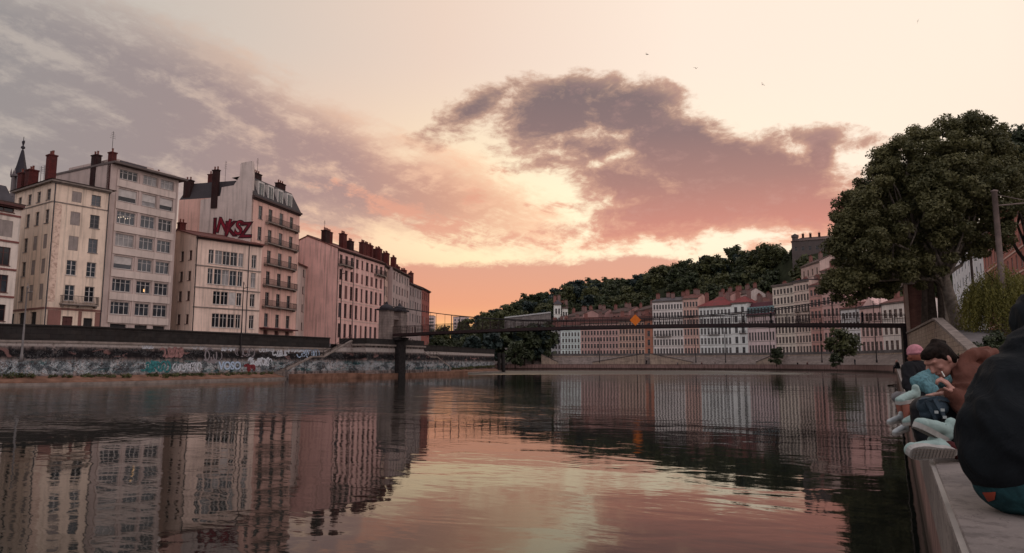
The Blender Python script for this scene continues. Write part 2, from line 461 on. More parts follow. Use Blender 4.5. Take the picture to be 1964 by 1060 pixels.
def sub(pts, n):
    out = []
    for a, b in zip(pts[:-1], pts[1:]):
        for k in range(n): out.append((a[0] + (b[0] - a[0]) * k / n, a[1] + (b[1] - a[1]) * k / n))
    return out + [pts[-1]]

mb = MB(); mb.face([(-3000, -400, -3.0), (3000, -400, -3.0), (3000, 4000, -3.0), (-3000, 4000, -3.0)])
tag(mb.build('ground', plain('river_bed', (.06, .055, .045, 1), .95)), kind='structure')
mb = MB(); mb.face([(-900, -120, 0), (260, -120, 0), (260, 620, 0), (-900, 620, 0)])
tag(mb.build('river', M_WATER), kind='structure')

M_ASPH = plain('street_asphalt', (.06, .057, .055, 1), .9, .2, .2, 1.5)
M_PAVE = plain('quay_paving', (.26, .235, .21, 1), .9, .2, .25, 1.2)
M_DARKST = masonry('sooted_parapet_stone', lin(58, 52, 49), lin(46, 42, 41), lin(28, 26, 26), 1.1, .5, .7)
M_STONE = masonry('pale_quay_stone', lin(160, 144, 132), lin(142, 128, 120), lin(92, 82, 78), .95, .42, .72)
M_STONEX = masonry('pale_quay_stone_cross', lin(160, 144, 132), lin(142, 128, 120), lin(92, 82, 78), .95, .42, .72, 'x')
M_STONER = masonry('warm_quay_stone', lin(176, 156, 138), lin(158, 138, 124), lin(110, 96, 88), .8, .36, .3)
M_COPE = plain('coping_stone', lin(132, 120, 112), .9, .2, .25, 1.5)
M_LEDGE = plain('silt_stained_ledge', lin(124, 92, 76), .95, .15, .35, .7)
M_IRON = plain('dark_iron', (.018, .012, .012, 1), .55, .4, .3, 3.0)
M_RIRON = plain('oxide_red_iron', (.022, .008, .008, 1), .6, .35, .35, 2.0)

LQ = [(-130, -30), (-92, 24), (-81, 43), (-77.6, 50), (-77, 58), (-77, 92), (-77, 113), (-79, 130), (-86, 170)]
LQ2 = LQ + [(-92, 180), (-110, 188), (-160, 198), (-420, 230)]
mb = MB(); mb.face([(*p, Z_ST) for p in offs(LQ2, -.4)] + [(-1500, 420, Z_ST), (-1500, -200, Z_ST), (-200, -200, Z_ST)])
o = mb.build('street', M_ASPH); tag(o, kind='structure')
qw = thing('quay_wall', 'long graffiti-covered river wall with dark sooty parapet below the left-bank houses', 'wall', (-77, 60, 0))
def under(ob, par):
    """keep world placement while parenting"""
    ob.parent = par; ob.matrix_parent_inverse = Matrix.LocRotScale(par.location, par.rotation_euler, None).inverted()
    return ob
mb = MB(); ribbon(mb, sub(LQ2, 3), -.8, 0, -2.5, 4.8); under(mb.build('wall_face', M_GRAF), qw)
PAR = [q for q in LQ2 if q[1] < 93]
mb = MB(); ribbon(mb, PAR, -.55, .10, 4.8, 6.36); under(mb.build('parapet', M_DARKST), qw)
mb = MB(); ribbon(mb, PAR, -.66, .24, 6.36, 6.52); under(mb.build('coping', plain('sooted_coping', lin(48, 43, 41), .9)), qw)
PAR2 = [q for q in LQ2 if q[1] > 112.9]
mb = MB(); ribbon(mb, PAR2, -.55, .10, 4.8, 5.9); ribbon(mb, PAR2, -.62, .2, 5.9, 6.0); under(mb.build('parapet', M_DARKST), qw)
mb = MB(); ribbon(mb, LQ, 0, 2.4, -2.5, .95, 0, .40); under(mb.build('ledge', M_LEDGE), qw)
mb = MB(); ribbon(mb, LQ, 2.4, 2.75, -2.5, .30); under(mb.build('kerb', M_COPE), qw)
mb = MB(); ribbon(mb, PAR, .0, .16, 4.55, 4.8); under(mb.build('string_course', M_COPE), qw)
# weeds on the ledge come later

# bastion that carries the bridge tower, with a stair on either side
bs = thing('quay_bastion', 'pale stone bastion with two stairways jutting from the graffiti wall under bridge tower', 'bastion', (-74.5, 103, 0))
mb = MB()
mb.box(-77.5, -71.4, 94.5, 112, -2.5, 5.2)
under(mb.build('wall_face', M_GRAF), bs)
mb = MB(); mb.box(-77.2, -71.1, 94.2, 112.3, 5.2, 5.5); under(mb.build('string_course', M_COPE), bs)
mb = MB(); mb.box(-71.75, -71.35, 94.5, 112, 5.5, 6.45); mb.box(-77, -71.75, 94.5, 94.9, 5.5, 6.45); mb.box(-77, -71.75, 111.6, 112, 5.5, 6.45)
under(mb.build('parapet', M_DARKST), bs)
mb = MB(); mb.box(-71.4, -70.6, 92.5, 114, -2.5, .6); mb.box(-77, -71.4, 80, 94.5, -2.5, .75); mb.box(-77, -71.4, 112, 129, -2.5, .7)
under(mb.build('footing', M_LEDGE), bs)
def stair(prof, x0, x1, par):
    """flights and landing: prof lists (y, z) from the foot to the top"""
    mb = MB()
    for (ya, za), (yb, zb) in zip(prof[:-1], prof[1:]):
        n = max(1, int(abs(zb - za) / .17))
        for k in range(n):
            y0, y1 = ya + (yb - ya) * k / n, ya + (yb - ya) * (k + 1) / n; mb.box(x0, x1, min(y0, y1), max(y0, y1), -2.4, za + (zb - za) * (k + 1) / n)
    under(mb.build('stair_flight', M_STONEX), par)
    mb = MB(); a, b = x1 + .01, x1 + .36
    low = [(b, y, -2.4) for y, z in prof]; hi = [(b, y, z + .55) for y, z in prof]
    for i in range(len(prof) - 1):
        mb.face([low[i], low[i + 1], hi[i + 1], hi[i]]); sh = lambda p: (a, p[1], p[2]); mb.face([sh(low[i]), sh(hi[i]), sh(hi[i + 1]), sh(low[i + 1])]); mb.face([hi[i], hi[i + 1], sh(hi[i + 1]), sh(hi[i])])
    mb.face([low[0], hi[0], sh(hi[0]), sh(low[0])]); under(mb.build('stair_wall', M_STAIR), par)
    for (ya, za), (yb, zb) in zip(prof[:-1], prof[1:]):
        mb = MB(); mb.beam((x1 + .18, ya, za + .64), (x1 + .18, yb, zb + .64), .5, .2); under(mb.build('stair_coping', M_COPE), par)
        mb = MB()
        for h in (1.2, 1.6): mb.beam((x1 + .18, ya, za + h), (x1 + .18, yb, zb + h), .05, .05)
        k = max(2, int(abs(yb - ya) / 1.5))
        for j in range(k + 1): t = j / k; mb.box(x1 + .15, x1 + .21, ya + (yb - ya) * t - .03, ya + (yb - ya) * t + .03, za + (zb - za) * t + .6, za + (zb - za) * t + 1.62)
        under(mb.build('handrail', M_IRON), par)
M_STAIR = M_GRAF
stair([(79.5, .75), (85.0, 2.7), (87.6, 2.7), (94.5, 5.4)], -76.9, -74.6, bs)
stair([(127.0, .7), (121.5, 2.9), (119.0, 2.9), (112.0, 5.4)], -76.9, -74.6, bs)

# dark timber dolphin where the left quay ends
mb = MB(); e = LQ[-1]
for dx, dy in ((0, 0), (.9, .5), (1.6, -.4), (.6, -1.0)): mb.tube([(e[0] + 2 + dx, e[1] - 1 + dy, -2), (e[0] + 1.8 + dx, e[1] - 1 + dy, 5.0)], .42, 8)
mb.beam((e[0] + 1.8, e[1] - 2, 4.3), (e[0] + 3.8, e[1] - .2, 4.3), .5, .5); mb.beam((e[0] + 1.8, e[1] - 2, 2.0), (e[0] + 3.8, e[1] - .2, 2.0), .5, .5)
tag(mb.build('mooring_piles', plain('tarred_timber', (.02, .017, .015, 1), .8)), 'cluster of dark mooring piles at the far end of the graffiti wall', 'piles')

# right bank: low quay, street terrace
def qx(y): return .145 + .0525 * y
RQ = [(qx(-40), -40), (qx(0), 0), (qx(40), 40), (qx(110), 110), (qx(180), 180), (9.2, 200), (6, 218), (-3, 238), (-20, 257), (-38, 266), (-58, 270), (-96, 262), (-122, 253), (-165, 246), (-260, 254), (-620, 330)]
RU = [(18, -60), (18, 72), (7.6, 72), (7.6, 112), (13, 126), (17, 180)] + [(x, y) for x, y in offs(RQ, 8.5)[5:]]
mb = MB(); mb.face([(*p, Z_LOW) for p in RQ] + [(-620, 420, Z_LOW), (60, 420, Z_LOW), (60, -60, Z_LOW)])
tag(mb.build('lower_quay', M_PAVE), kind='structure')
mb = MB(); mb.face([(*p, Z_RB) for p in RU] + [(-620, 900, Z_RB), (1500, 900, Z_RB), (1500, -60, Z_RB)])
tag(mb.build('street_terrace', M_ASPH), kind='structure')

def quay_concrete():
    m, n, b = new_mat('worn_quay_concrete')
    p = geo_pos(n); k = n.noise(p, 1.3, 7, .62); k2 = n.noise(p, 14.0, 5, .65); k3 = n.noise(p, 90.0, 3, .6)
    col = n.mix(n.smooth(k, .3, .7), lin(102, 95, 92), lin(140, 130, 124))
    col = n.mix(n.smooth(k2, .5, .66) * .5, col, lin(78, 71, 68)); col = n.mix(n.smooth(k3, .58, .72) * .25, col, lin(180, 170, 162))
    crack = n.smooth(n.math('ABSOLUTE', n.noise(n.scale(p, 1.0, .4, 1), 1.6, 6, .7) - .5), 0, .006, 1, 0)
    col = n.mix(crack * .5, col, lin(70, 62, 60))
    n.put(b.inputs['Base Color'], col); b.inputs['Roughness'].default_value = .88; b.inputs['Specular IOR Level'].default_value = .2
    bump(n, b, k2 * .6 + k3 * .4, .35, .01)
    return m
def quay_face():
    m, n, b = new_mat('stained_quay_face')
    p = geo_pos(n); x, y, z = n.sep(p)
    k = n.noise(n.scale(p, 3.0, 3.0, .5), 1.0, 7, .62); st = n.noise(n.scale(p, 9, 9, .35, (2, 3, 1)), 1.0, 5, .6)
    col = n.mix(n.smooth(k, .3, .7), lin(112, 88, 82), lin(152, 122, 114))
    col = n.mix(n.smooth(st, .52, .68) * .6, col, lin(70, 52, 50))
    wet = n.smooth(z + k * .3, .35, .75, 1.0, 0.0)
    col = n.mix(wet * .85, col, lin(42, 36, 30))
    n.put(b.inputs['Base Color'], col); b.inputs['Roughness'].default_value = .85; b.inputs['Specular IOR Level'].default_value = .2
    bump(n, b, st, .4, .02)
    return m
M_QC, M_QF = quay_concrete(), quay_face()
nq = thing('quay_edge', 'worn grey concrete river edge with pinkish stained face where people sit', 'quay', (1.0, 10, Z_LOW))
near = [p for p in RQ if p[1] <= 180]
mb = MB(); ribbon(mb, [(a, b) for a, b in RQ], .10, .6, -2.5, Z_LOW - .02); under(mb.build('wall_face', M_QF), nq)
# coping laid in long cast lengths, each its own slab
yy = -8.0; cp_n = 0
while yy < 150:
    L = 7.5 if yy < 40 else 12.0
    a, b = yy + .012, yy + L - .012; w = 1.9
    mb = MB(); bv = .025
    prof = [(0, -.32), (0, -bv), (bv, .006), (w, .006), (w, -.32)]
    A = [(qx(a) + u, a, Z_LOW + v) for u, v in prof]; B = [(qx(b) + u, b, Z_LOW + v) for u, v in prof]
    for i in range(4): mb.face([A[i], A[i + 1], B[i + 1], B[i]])
    mb.face(A[::-1]); mb.face(B)
    under(mb.build('coping_slab', M_QC), nq); yy += L; cp_n += 1

# right upper wall (river side of the street terrace)
rw = thing('terrace_wall', 'pale stone retaining wall carrying the right-bank street along the river bend', 'wall', (7.6, 100, Z_LOW))
mb = MB(); ribbon(mb, RU[3:], -.5, 0.0, Z_LOW - .5, Z_RB, 0); under(mb.build('wall_face', M_STONER), rw)
mb = MB(); ribbon(mb, RU[3:], -.54, -.1, Z_RB, Z_RB + .85); under(mb.build('parapet', plain('grey_parapet', lin(98, 92, 90), .9, .2, .25, .6)), rw)
# far embankment: the battered slope between low quay and street
emb = [p for p in RU if p[1] > 170 and p[0] > -300]
mb = MB(); ribbon(mb, emb, -4.5, -.44, Z_LOW - .3, Z_LOW + .02, 0, Z_RB - .35)
tag(mb.build('embankment', masonry('embankment_stone', lin(138, 124, 116), lin(120, 108, 102), lin(88, 80, 76), 1.6, .5, .35, 'xy')), kind='structure')
# ramps and steps down the far embankment
def emb_ramp(i, t0, t1, name='quay_ramp', label=''):
    a, b = Vector(emb[i]), Vector(emb[i + 1]); d = (b - a).normalized(); nrm = Vector((-d.y, d.x))
    p0, p1 = a + (b - a) * t0, a + (b - a) * t1
    mb = MB(); A = [p0 + nrm * 5.4, p0 + nrm * 3.4, p1 + nrm * 2.4, p1 + nrm * 0.2]
    for q0, q1 in ((5.4, 5.75),):
        lo0, lo1 = p0 + nrm * q0, p0 + nrm * q1; hi0, hi1 = p1 + nrm * q0, p1 + nrm * q1
        mb.face([(*lo1, Z_LOW - .2), (*lo1, Z_LOW + .75), (*hi1, Z_RB + .7), (*hi1, Z_LOW - .2)])
        mb.face([(*lo0, Z_LOW - .2), (*lo0, Z_LOW + .75), (*hi0, Z_RB + .7), (*hi0, Z_LOW - .2)])
        mb.face([(*lo1, Z_LOW + .75), (*lo0, Z_LOW + .75), (*hi0, Z_RB + .7), (*hi1, Z_RB + .7)])
        mb.face([(*lo0, Z_LOW - .2), (*lo1, Z_LOW - .2), (*lo1, Z_LOW + .75), (*lo0, Z_LOW + .75)])
        mb.face([(*hi0, Z_LOW - .2), (*hi1, Z_LOW - .2), (*hi1, Z_RB + .7), (*hi0, Z_RB + .7)])
    rt = thing(name, label, 'ramp', (*p0, Z_LOW))
    under(mb.build('side_wall', M_STONER), rt)
    mb = MB()
    mb.face([(*(p0 + nrm * 5.4), Z_LOW + .03), (*(p0 + nrm * .6), Z_LOW + .03), (*(p1 + nrm * .6), Z_RB), (*(p1 + nrm * 5.4), Z_RB)])
    mb.face([(*(p1 + nrm * 5.4), Z_LOW), (*(p1 + nrm * .6), Z_LOW), (*(p1 + nrm * .6), Z_RB), (*(p1 + nrm * 5.4), Z_RB)])
    under(mb.build('ramp_surface', M_COPE), rt)
    mb = MB(); k = nrm * 5.58
    mb.beam((*(p0 + k), Z_LOW + .8), (*(p1 + k), Z_RB + .75), .6, .2); under(mb.build('coping', plain('ramp_coping_dark', lin(64, 58, 57))), rt)
emb_ramp(6, .85, .35, label='stone ramp rising to the street below the dark red mansard house')
emb_ramp(6, -.1, .3, label='stone ramp climbing toward the white red-roofed house')
emb_ramp(4, .6, .2, label='short stone ramp below the tall cream houses')
emb_ramp(7, .3, .55, label='narrow stone ramp below the long pink houses')
# bastion, ramp and steps beside the right tower
rb = thing('ramp_bastion', 'pale stone bastion and ramp with sloping parapet beside the big plane tree', 'ramp', (8, 72, Z_LOW))
mb = MB(); mb.box(7.1, 7.6, 72, 112, Z_LOW - .5, Z_RB + .9); mb.box(7.6, 8.0, 72, 72.5, Z_LOW - .5, Z_RB)
under(mb.build('wall_face', M_STONER), rb)
mb = MB(); mb.box(6.95, 7.75, 71.8, 112.2, Z_RB + .9, Z_RB + 1.12); under(mb.build('coping', M_COPE), rb)
mb = MB()
def sl(x0, x1, h0, h1, mb):
    ya, yb = 72.0, 52.0
    mb.face([(x0, ya, Z_RB + h1), (x1, ya, Z_RB + h1), (x1, yb, Z_LOW + h1), (x0, yb, Z_LOW + h1)])
    mb.face([(x0, ya, Z_LOW - .5), (x0, ya, Z_RB + h1), (x0, yb, Z_LOW + h1), (x0, yb, Z_LOW - .5)])
    mb.face([(x1, ya, Z_LOW - .5), (x1, ya, Z_RB + h1), (x1, yb, Z_LOW + h1), (x1, yb, Z_LOW - .5)])
    mb.face([(x0, yb, Z_LOW - .5), (x1, yb, Z_LOW - .5), (x1, yb, Z_LOW + h1), (x0, yb, Z_LOW + h1)])
sl(7.15, 7.6, 0, .9, mb); under(mb.build('ramp_parapet', M_STONER), rb)
mb = MB(); mb.beam((7.38, 72, Z_RB + 1.0), (7.38, 52, Z_LOW + 1.0), .7, .22); under(mb.build('ramp_coping', M_COPE), rb)
mb = MB(); sl(7.6, 11.2, 0, .02, mb); under(mb.build('ramp_surface', plain('grey_ramp', lin(112, 106, 104), .9, .2, .2, .8)), rb)
mb = MB(); mb.box(17.5, 18, -60, 72, Z_LOW - .5, Z_RB + .8); mb.box(11.2, 18, 71.6, 72, Z_LOW - .5, Z_RB + .0); under(mb.build('wall_face', M_STONER), rb)
# ------------------------------------------------------------------ building kit
WHITE = plain('white_joinery', lin(190, 182, 176), .6)
GREYJ = plain('grey_joinery', lin(120, 114, 112), .6)
BROWNJ = plain('brown_red_joinery', lin(84, 50, 46), .6)
SHUT = plain('grey_shutter', lin(150, 138, 132), .7)
PSHUT = plain('rose_shutter', lin(112, 76, 72), .7)
GL_D = glassmat('dark_glass', (.010, .011, .013, 1), .1, .35)
GL_B = glassmat('blue_glass', (.028, .034, .04, 1), .06, .5)
GL_C = glassmat('curtained_glass', (.16, .15, .145, 1), .25, .5)
LITW = emit('lamp_lit_room', (1.0, .55, .22, 1), 1.6)
BRICK = masonry('chimney_brick', lin(112, 52, 48), lin(92, 44, 42), lin(70, 40, 38), .25, .08, .5, 'xy')
BRICKD = masonry('sooty_chimney_brick', lin(70, 42, 40), lin(58, 36, 35), lin(40, 28, 28), .25, .08, .6, 'xy')
POT = plain('clay_pot', lin(108, 60, 50), .8)
LEAD = plain('zinc_roof', lin(70, 66, 70), .65, .25, .2, .8)
TILE = tilemat('weathered_red_tile', lin(120, 70, 60), lin(92, 52, 46))
TILEB = tilemat('brown_tile', lin(88, 62, 54), lin(66, 48, 44))
TILER = tilemat('bright_red_tile', lin(140, 60, 58), lin(112, 48, 48))
WCACHE = {}
def window_meshes(w, h, style, fm, gm):
    key = (round(w, 2), round(h, 2), style, fm.name, gm.name)
    if key in WCACHE: return WCACHE[key]
    mb = MB(); a, t = w / 2, .065; y0, y1 = .13, .20
    mb.box(-a, -a + t, y0, y1, 0, h); mb.box(a - t, a, y0, y1, 0, h)
    mb.box(-a + t, a - t, y0, y1, 0, t); mb.box(-a + t, a - t, y0, y1, h - t, h)
    if style.startswith('leaf'):
        k = int(style[4:])
        for i in range(1, k): x = -a + w * i / k; mb.box(x - .045, x + .045, y0 + .003, y1 - .003, t, h - t)
        mb.box(-a + t, a - t, y0 + .012, y1 - .012, h * .70 - .025, h * .70 + .025)
    elif style == 'case':
        mb.box(-.05, .05, y0 + .003, y1 - .003, t, h - t)
        for z in (.36, .68): mb.box(-a + t, a - t, y0 + .012, y1 - .012, h * z - .02, h * z + .02)
    elif style == 'shut':
        for s in (-1, 1):
            x0, x1 = (-a + .02, -.01) if s < 0 else (.01, a - .02)
            mb.box(x0, x1, .05, .09, .02, h - .02)
            k = max(4, int(h / .16))
            for i in range(k): z = .06 + (h - .12) * i / k; mb.box(x0 + .06, x1 - .06, .03, .055, z, z + .07)
    elif style == 'blind':
        mb.box(-a + t, a - t, .10, .125, h * .38, h - t)
        for i in range(6): z = h * .38 + (h * .6) * i / 6; mb.box(-a + t, a - t, .09, .10, z, z + .05)
    if style != 'shut': mb.box(-a - .07, a + .07, -.09, .04, -.07, -.005)      # sill
    fr = mb.mesh('window', [fm])
    mb = MB(); mb.box(-a + .01, a - .01, .165, .19, .01, h - .01); pn = mb.mesh('pane', [gm])
    WCACHE[key] = (fr, pn); return WCACHE[key]
FCACHE = {}
def far_window(w, h, fm, gm, shut=None):
    key = (round(w, 2), round(h, 2), fm.name, gm.name, shut.name if shut else '')
    if key in FCACHE: return FCACHE[key]
    mb = MB(); a = w / 2
    mb.box(-a, a, .15, .18, 0, h, 1)
    mb.box(-a, -a + .08, .10, .148, 0, h); mb.box(a - .08, a, .10, .148, 0, h); mb.box(-.04, .04, .10, .148, 0, h); mb.box(-a + .08, a - .08, .10, .147, h * .62, h * .62 + .06)
    if shut:
        for s in (-1, 1): mb.box(s * (a + .28) - .27, s * (a + .28) + .27, -.07, -.02, 0, h, 2)
    FCACHE[key] = mb.mesh('window', [fm, gm] + ([shut] if shut else [])); return FCACHE[key]

class House:
    def __init__(s, name, label, TL, TR, zb, D, wall, cat='building', group=None):
        s.W = math.hypot(TR.x - TL.x, TR.y - TL.y); s.H = TL.z - zb; s.D = D
        s.rz = math.atan2(TR.y - TL.y, TR.x - TL.x); s.wall = wall
        s.o = thing(name, label, cat, (TL.x, TL.y, zb), s.rz, group)
        s.frames = {'F': ((0, 0), (1, 0), (0, 1), s.W), 'L': ((0, D), (0, -1), (1, 0), D), 'R': ((s.W, 0), (0, 1), (-1, 0), D)}
        s.holes = {'F': [], 'L': [], 'R': []}
    def T(s, side, u, w, v):
        (ox, oy), eu, ei, L = s.frames[side]
        return (ox + eu[0] * u + ei[0] * w, oy + eu[1] * u + ei[1] * w, v)
    def win(s, side, uc, v0, w, h, style='case', fm=None, gm=None, far=False, shut=None):
        s.holes[side].append((uc - w / 2, uc + w / 2, v0, v0 + h))
        fm = fm or WHITE; gm = gm or GL_D
        rz = {'F': 0, 'L': -math.pi / 2, 'R': math.pi / 2}[side]
        if far:
            return link('window', far_window(w, h, fm, gm, shut), s.o, s.T(side, uc, 0, v0), rz)
        fr, pn = window_meshes(w, h, style, fm, gm)
        o = link('window', fr, s.o, s.T(side, uc, 0, v0), rz); link('pane', pn, o); return o
    def opening(s, side, uc, v0, w, h, mat, name='door'):
        s.holes[side].append((uc - w / 2, uc + w / 2, v0, v0 + h))
        mb = MB(); mb.box(-w / 2, w / 2, .2, .26, 0, h); mb.box(-.03, .03, .16, .2, 0, h); mb.box(-w / 2, w / 2, .16, .198, h * .75, h * .75 + .08)
        rz = {'F': 0, 'L': -math.pi / 2, 'R': math.pi / 2}[side]
        return link(name, mb.mesh(name, [mat]), s.o, s.T(side, uc, 0, v0), rz)
    def walls(s, gable=0.0, rf=.5, reveal=.22, zbot=-.3):
        mb = MB()
        for side in 'FLR':
            L = s.frames[side][3]; hs = s.holes[side]
            us = sorted({0.0, L, *[a for h in hs for a in h[:2]]}); vs = sorted({zbot, s.H, *[a for h in hs for a in h[2:]]})
            us = [u for u in us if -1e-6 <= u <= L + 1e-6]
            for i in range(len(us) - 1):
                run = None
                for j in range(len(vs) - 1):
                    cu, cv = .5 * (us[i] + us[i + 1]), .5 * (vs[j] + vs[j + 1])
                    solid = not any(h[0] < cu < h[1] and h[2] < cv < h[3] for h in hs)
                    if solid and run is None: run = vs[j]
                    if run is not None and (not solid or j == len(vs) - 2):
                        top = vs[j + 1] if solid else vs[j]
                        mb.face([s.T(side, us[i], 0, run), s.T(side, us[i + 1], 0, run), s.T(side, us[i + 1], 0, top), s.T(side, us[i], 0, top)]); run = None
            for a, b, c, d in hs:
                q = lambda u, w, v: s.T(side, u, w, v)
                mb.face([q(a, 0, c), q(b, 0, c), q(b, reveal, c), q(a, reveal, c)]); mb.face([q(a, 0, d), q(a, reveal, d), q(b, reveal, d), q(b, 0, d)])
                mb.face([q(a, 0, c), q(a, reveal, c), q(a, reveal, d), q(a, 0, d)]); mb.face([q(b, 0, c), q(b, 0, d), q(b, reveal, d), q(b, reveal, c)])
        mb.face([(0, s.D, zbot), (0, s.D, s.H), (s.W, s.D, s.H), (s.W, s.D, zbot)])
        mb.face([(0, 0, s.H), (s.W, 0, s.H), (s.W, s.D, s.H), (0, s.D, s.H)])
        if gable:
            for x in (0, s.W): mb.face([(x, 0, s.H), (x, s.D * rf, s.H + gable), (x, s.D, s.H)])
        return mb.build('wall', s.wall, s.o)
    def slab(s, mb, q, t):
        q = [Vector(p) for p in q]; dn = Vector((0, 0, -t)); r = [p + dn for p in q]
        mb.face(q); mb.face(r[::-1])
        for i in range(4): mb.face([q[i], r[i], r[(i + 1) % 4], q[(i + 1) % 4]])
    def gable(s, rh, mat, rf=.5, o=.45, ox=.12, name='roof'):
        mb = MB(); yr = s.D * rf; k = rh / yr; kb = rh / (s.D - yr); z = s.H + .2
        s.slab(mb, [(-ox, -o, z - o * k), (s.W + ox, -o, z - o * k), (s.W + ox, yr, z + rh), (-ox, yr, z + rh)], .18)
        s.slab(mb, [(-ox, yr, z + rh), (s.W + ox, yr, z + rh), (s.W + ox, s.D + o, z - o * kb), (-ox, s.D + o, z - o * kb)], .18)
        mb.beam((-ox, yr, z + rh + .03), (s.W + ox, yr, z + rh + .03), .3, .14)
        return mb.build(name, mat, s.o)
    def hip(s, rh, mat, o=.5, inset=None, name='roof'):
        mb = MB(); z = s.H + .06; i = inset if inset is not None else min(s.W, s.D) * .45; yr = s.D / 2
        a, b, c, d = (-o, -o, z), (s.W + o, -o, z), (s.W + o, s.D + o, z), (-o, s.D + o, z); e, f = (i, yr, z + rh), (s.W - i, yr, z + rh)
        mb.face([a, b, f, e]); mb.face([b, c, f]); mb.face([c, d, e, f]); mb.face([d, a, e]); mb.face([d, c, b, a])
        return mb.build(name, mat, s.o)
    def flat(s, mat, o=.5, t=.3, name='roof'):
        mb = MB(); mb.box(-.1, s.W + .1, -o, s.D + .1, s.H, s.H + t); return mb.build(name, mat, s.o)
    def cornice(s, mat, p=.35, t=.35, z=None, left=False, name='cornice', zo=0.0):
        z = s.H if z is None else z; mb = MB()
        mb.box(-.02 if not left else -p, s.W + .02, -p, -.004, z - t, z + zo); mb.box(-.02 if not left else -p * .5, s.W + .02, -p * .5, -.004, z - t * 1.7, z - t)
        if left: mb.box(-p, -.004, -.004, s.D, z - t, z + zo)
        return mb.build(name, mat, s.o)
    def band(s, v0, v1, mat, u0=None, u1=None, p=.06, name='string_course', side='F'):
        u0 = 0.02 if u0 is None else u0; u1 = (s.frames[side][3] - .02) if u1 is None else u1; mb = MB()
        c = [s.T(side, u0, -p, 0), s.T(side, u1, -.004, 0)]
        mb.box(min(c[0][0], c[1][0]), max(c[0][0], c[1][0]), min(c[0][1], c[1][1]), max(c[0][1], c[1][1]), v0, v1)
        return mb.build(name, mat, s.o)
    def chimney(s, x, y, w, d, z0, z1, mat=None, pots=2, pm=None):
        mat = mat or BRICK; mb = MB()
        mb.box(x - w / 2, x + w / 2, y - d / 2, y + d / 2, s.H + z0, s.H + z1); mb.box(x - w / 2 - .08, x + w / 2 + .08, y - d / 2 - .08, y + d / 2 + .08, s.H + z1, s.H + z1 + .16)
        o = mb.build('chimney', mat, s.o)
        for k in range(pots):
            mb = MB(); px, py = (x, y - d / 2 + d * (k + .5) / pots) if d > w else (x - w / 2 + w * (k + .5) / pots, y)
            mb.lathe((px, py, s.H + z1 + .16), [(.13, 0), (.15, .1), (.11, .18), (.12, .5), (.15, .55)], 7); mb.build('chimney_pot', pm or POT, o)
        return o
    def balcony(s, u0, u1, v, dep=.7, mat=None, rail=None, side='F', solid=False):
        mat = mat or M_COPE; rail = rail or M_IRON; mb = MB(); z = v
        mb.box(u0, u1, -dep, -.004, z - .16, z)
        for k in range(3): x = u0 + .2 + (u1 - u0 - .4) * k / 2; mb.box(x - .08, x + .08, -dep * .7, -.004, z - .42, z - .16)
        o = mb.build('balcony', mat, s.o); mb = MB()
        h = .95
        for zz in (.08, h): mb.box(u0 + .03, u1 - .03, -dep + .02, -dep + .06, z + zz, z + zz + .05)
        n = max(4, int((u1 - u0) / .16))
        for k in range(n + 1): x = u0 + .05 + (u1 - u0 - .1) * k / n; mb.box(x - .014, x + .014, -dep + .026, -dep + .054, z, z + h)
        for x in (u0 + .05, u1 - .05):
            for zz in (.08, h): mb.box(x - .02, x + .02, -dep + .06, -.01, z + zz, z + zz + .05)
            for k in range(4): y = -dep + .1 + (dep - .12) * k / 4; mb.box(x - .014, x + .014, y - .014, y + .014, z + .06, z + h)
        mb.build('railing', rail, o); return o
    def pipe(s, u, side='F', mat=None, z0=0.0, z1=None):
        mb = MB(); a = s.T(side, u, -.1, z0); b = s.T(side, u, -.1, z1 or s.H); mb.tube([a, b], .065, 6)
        return mb.build('downpipe', mat or LEAD, s.o)
    def aerial(s, x, y, z0, h):
        mb = MB(); mb.tube([(x, y, s.H + z0), (x, y, s.H + z0 + h)], .03, 5)
        for k in range(4): mb.box(x - .4 + .05 * k, x + .4 - .05 * k, y - .012, y + .012, s.H + z0 + h * (.7 + .08 * k), s.H + z0 + h * (.7 + .08 * k) + .025)
        mb.build('aerial', M_IRON, s.o)

def corner(pl, pr, Z):
    TL = P(pl[0], pl[1], Z); return TL, G(pr[0], pr[1], TL.z)
pick = lambda *L: rng.choice(L)

# ------------------------------------------------------------------ left bank houses
LB = 'houses along the left quay'
# --- white house at the river end of the row, red-framed windows
wA = stucco('warm_white_render', lin(206, 192, 180), .25)
TR = P(42, 396, 81); d = Vector((0.03, -1)).normalized(); TL = Vector((TR.x + d.x * 17, TR.y + d.y * 17, TR.z))
h = House('town_house', 'white house with brown-red framed windows and a low slated attic beside the street gap', TL, TR, Z_ST, 11, wA, group=LB)
for k, u in enumerate((3.0, 6.6, 10.0, 12.4, 15.15)):
    for v, hh, st in ((1.6, 1.9, 'leaf3'), (4.9, 2.0, 'leaf3'), (8.0, 2.1, 'leaf3'), (11.3, 1.9, 'leaf3'), (14.2, .95, 'leaf2')):
        h.win('F', u, v, 2.1, hh, 'shut' if v == 11.3 else st, BROWNJ if v != 11.3 else SHUT, pick(GL_D, GL_B))
for v in (4.3, 7.45, 10.7, 13.75): h.band(v, v + .22, plain('rust_red_band', lin(120, 72, 66)), p=.08)
h.walls(); h.cornice(BROWNJ, .6, .25, left=False)
mb = MB(); mb.box(-.1, h.W + .1, -.6, h.D, h.H, h.H + .18); mb.build('eaves', TILEB, h.o)
mb = MB(); q = [(0.3, .6), (h.W - .8, .6), (h.W - 1.5, 3.0), (0.3, 3.0)]
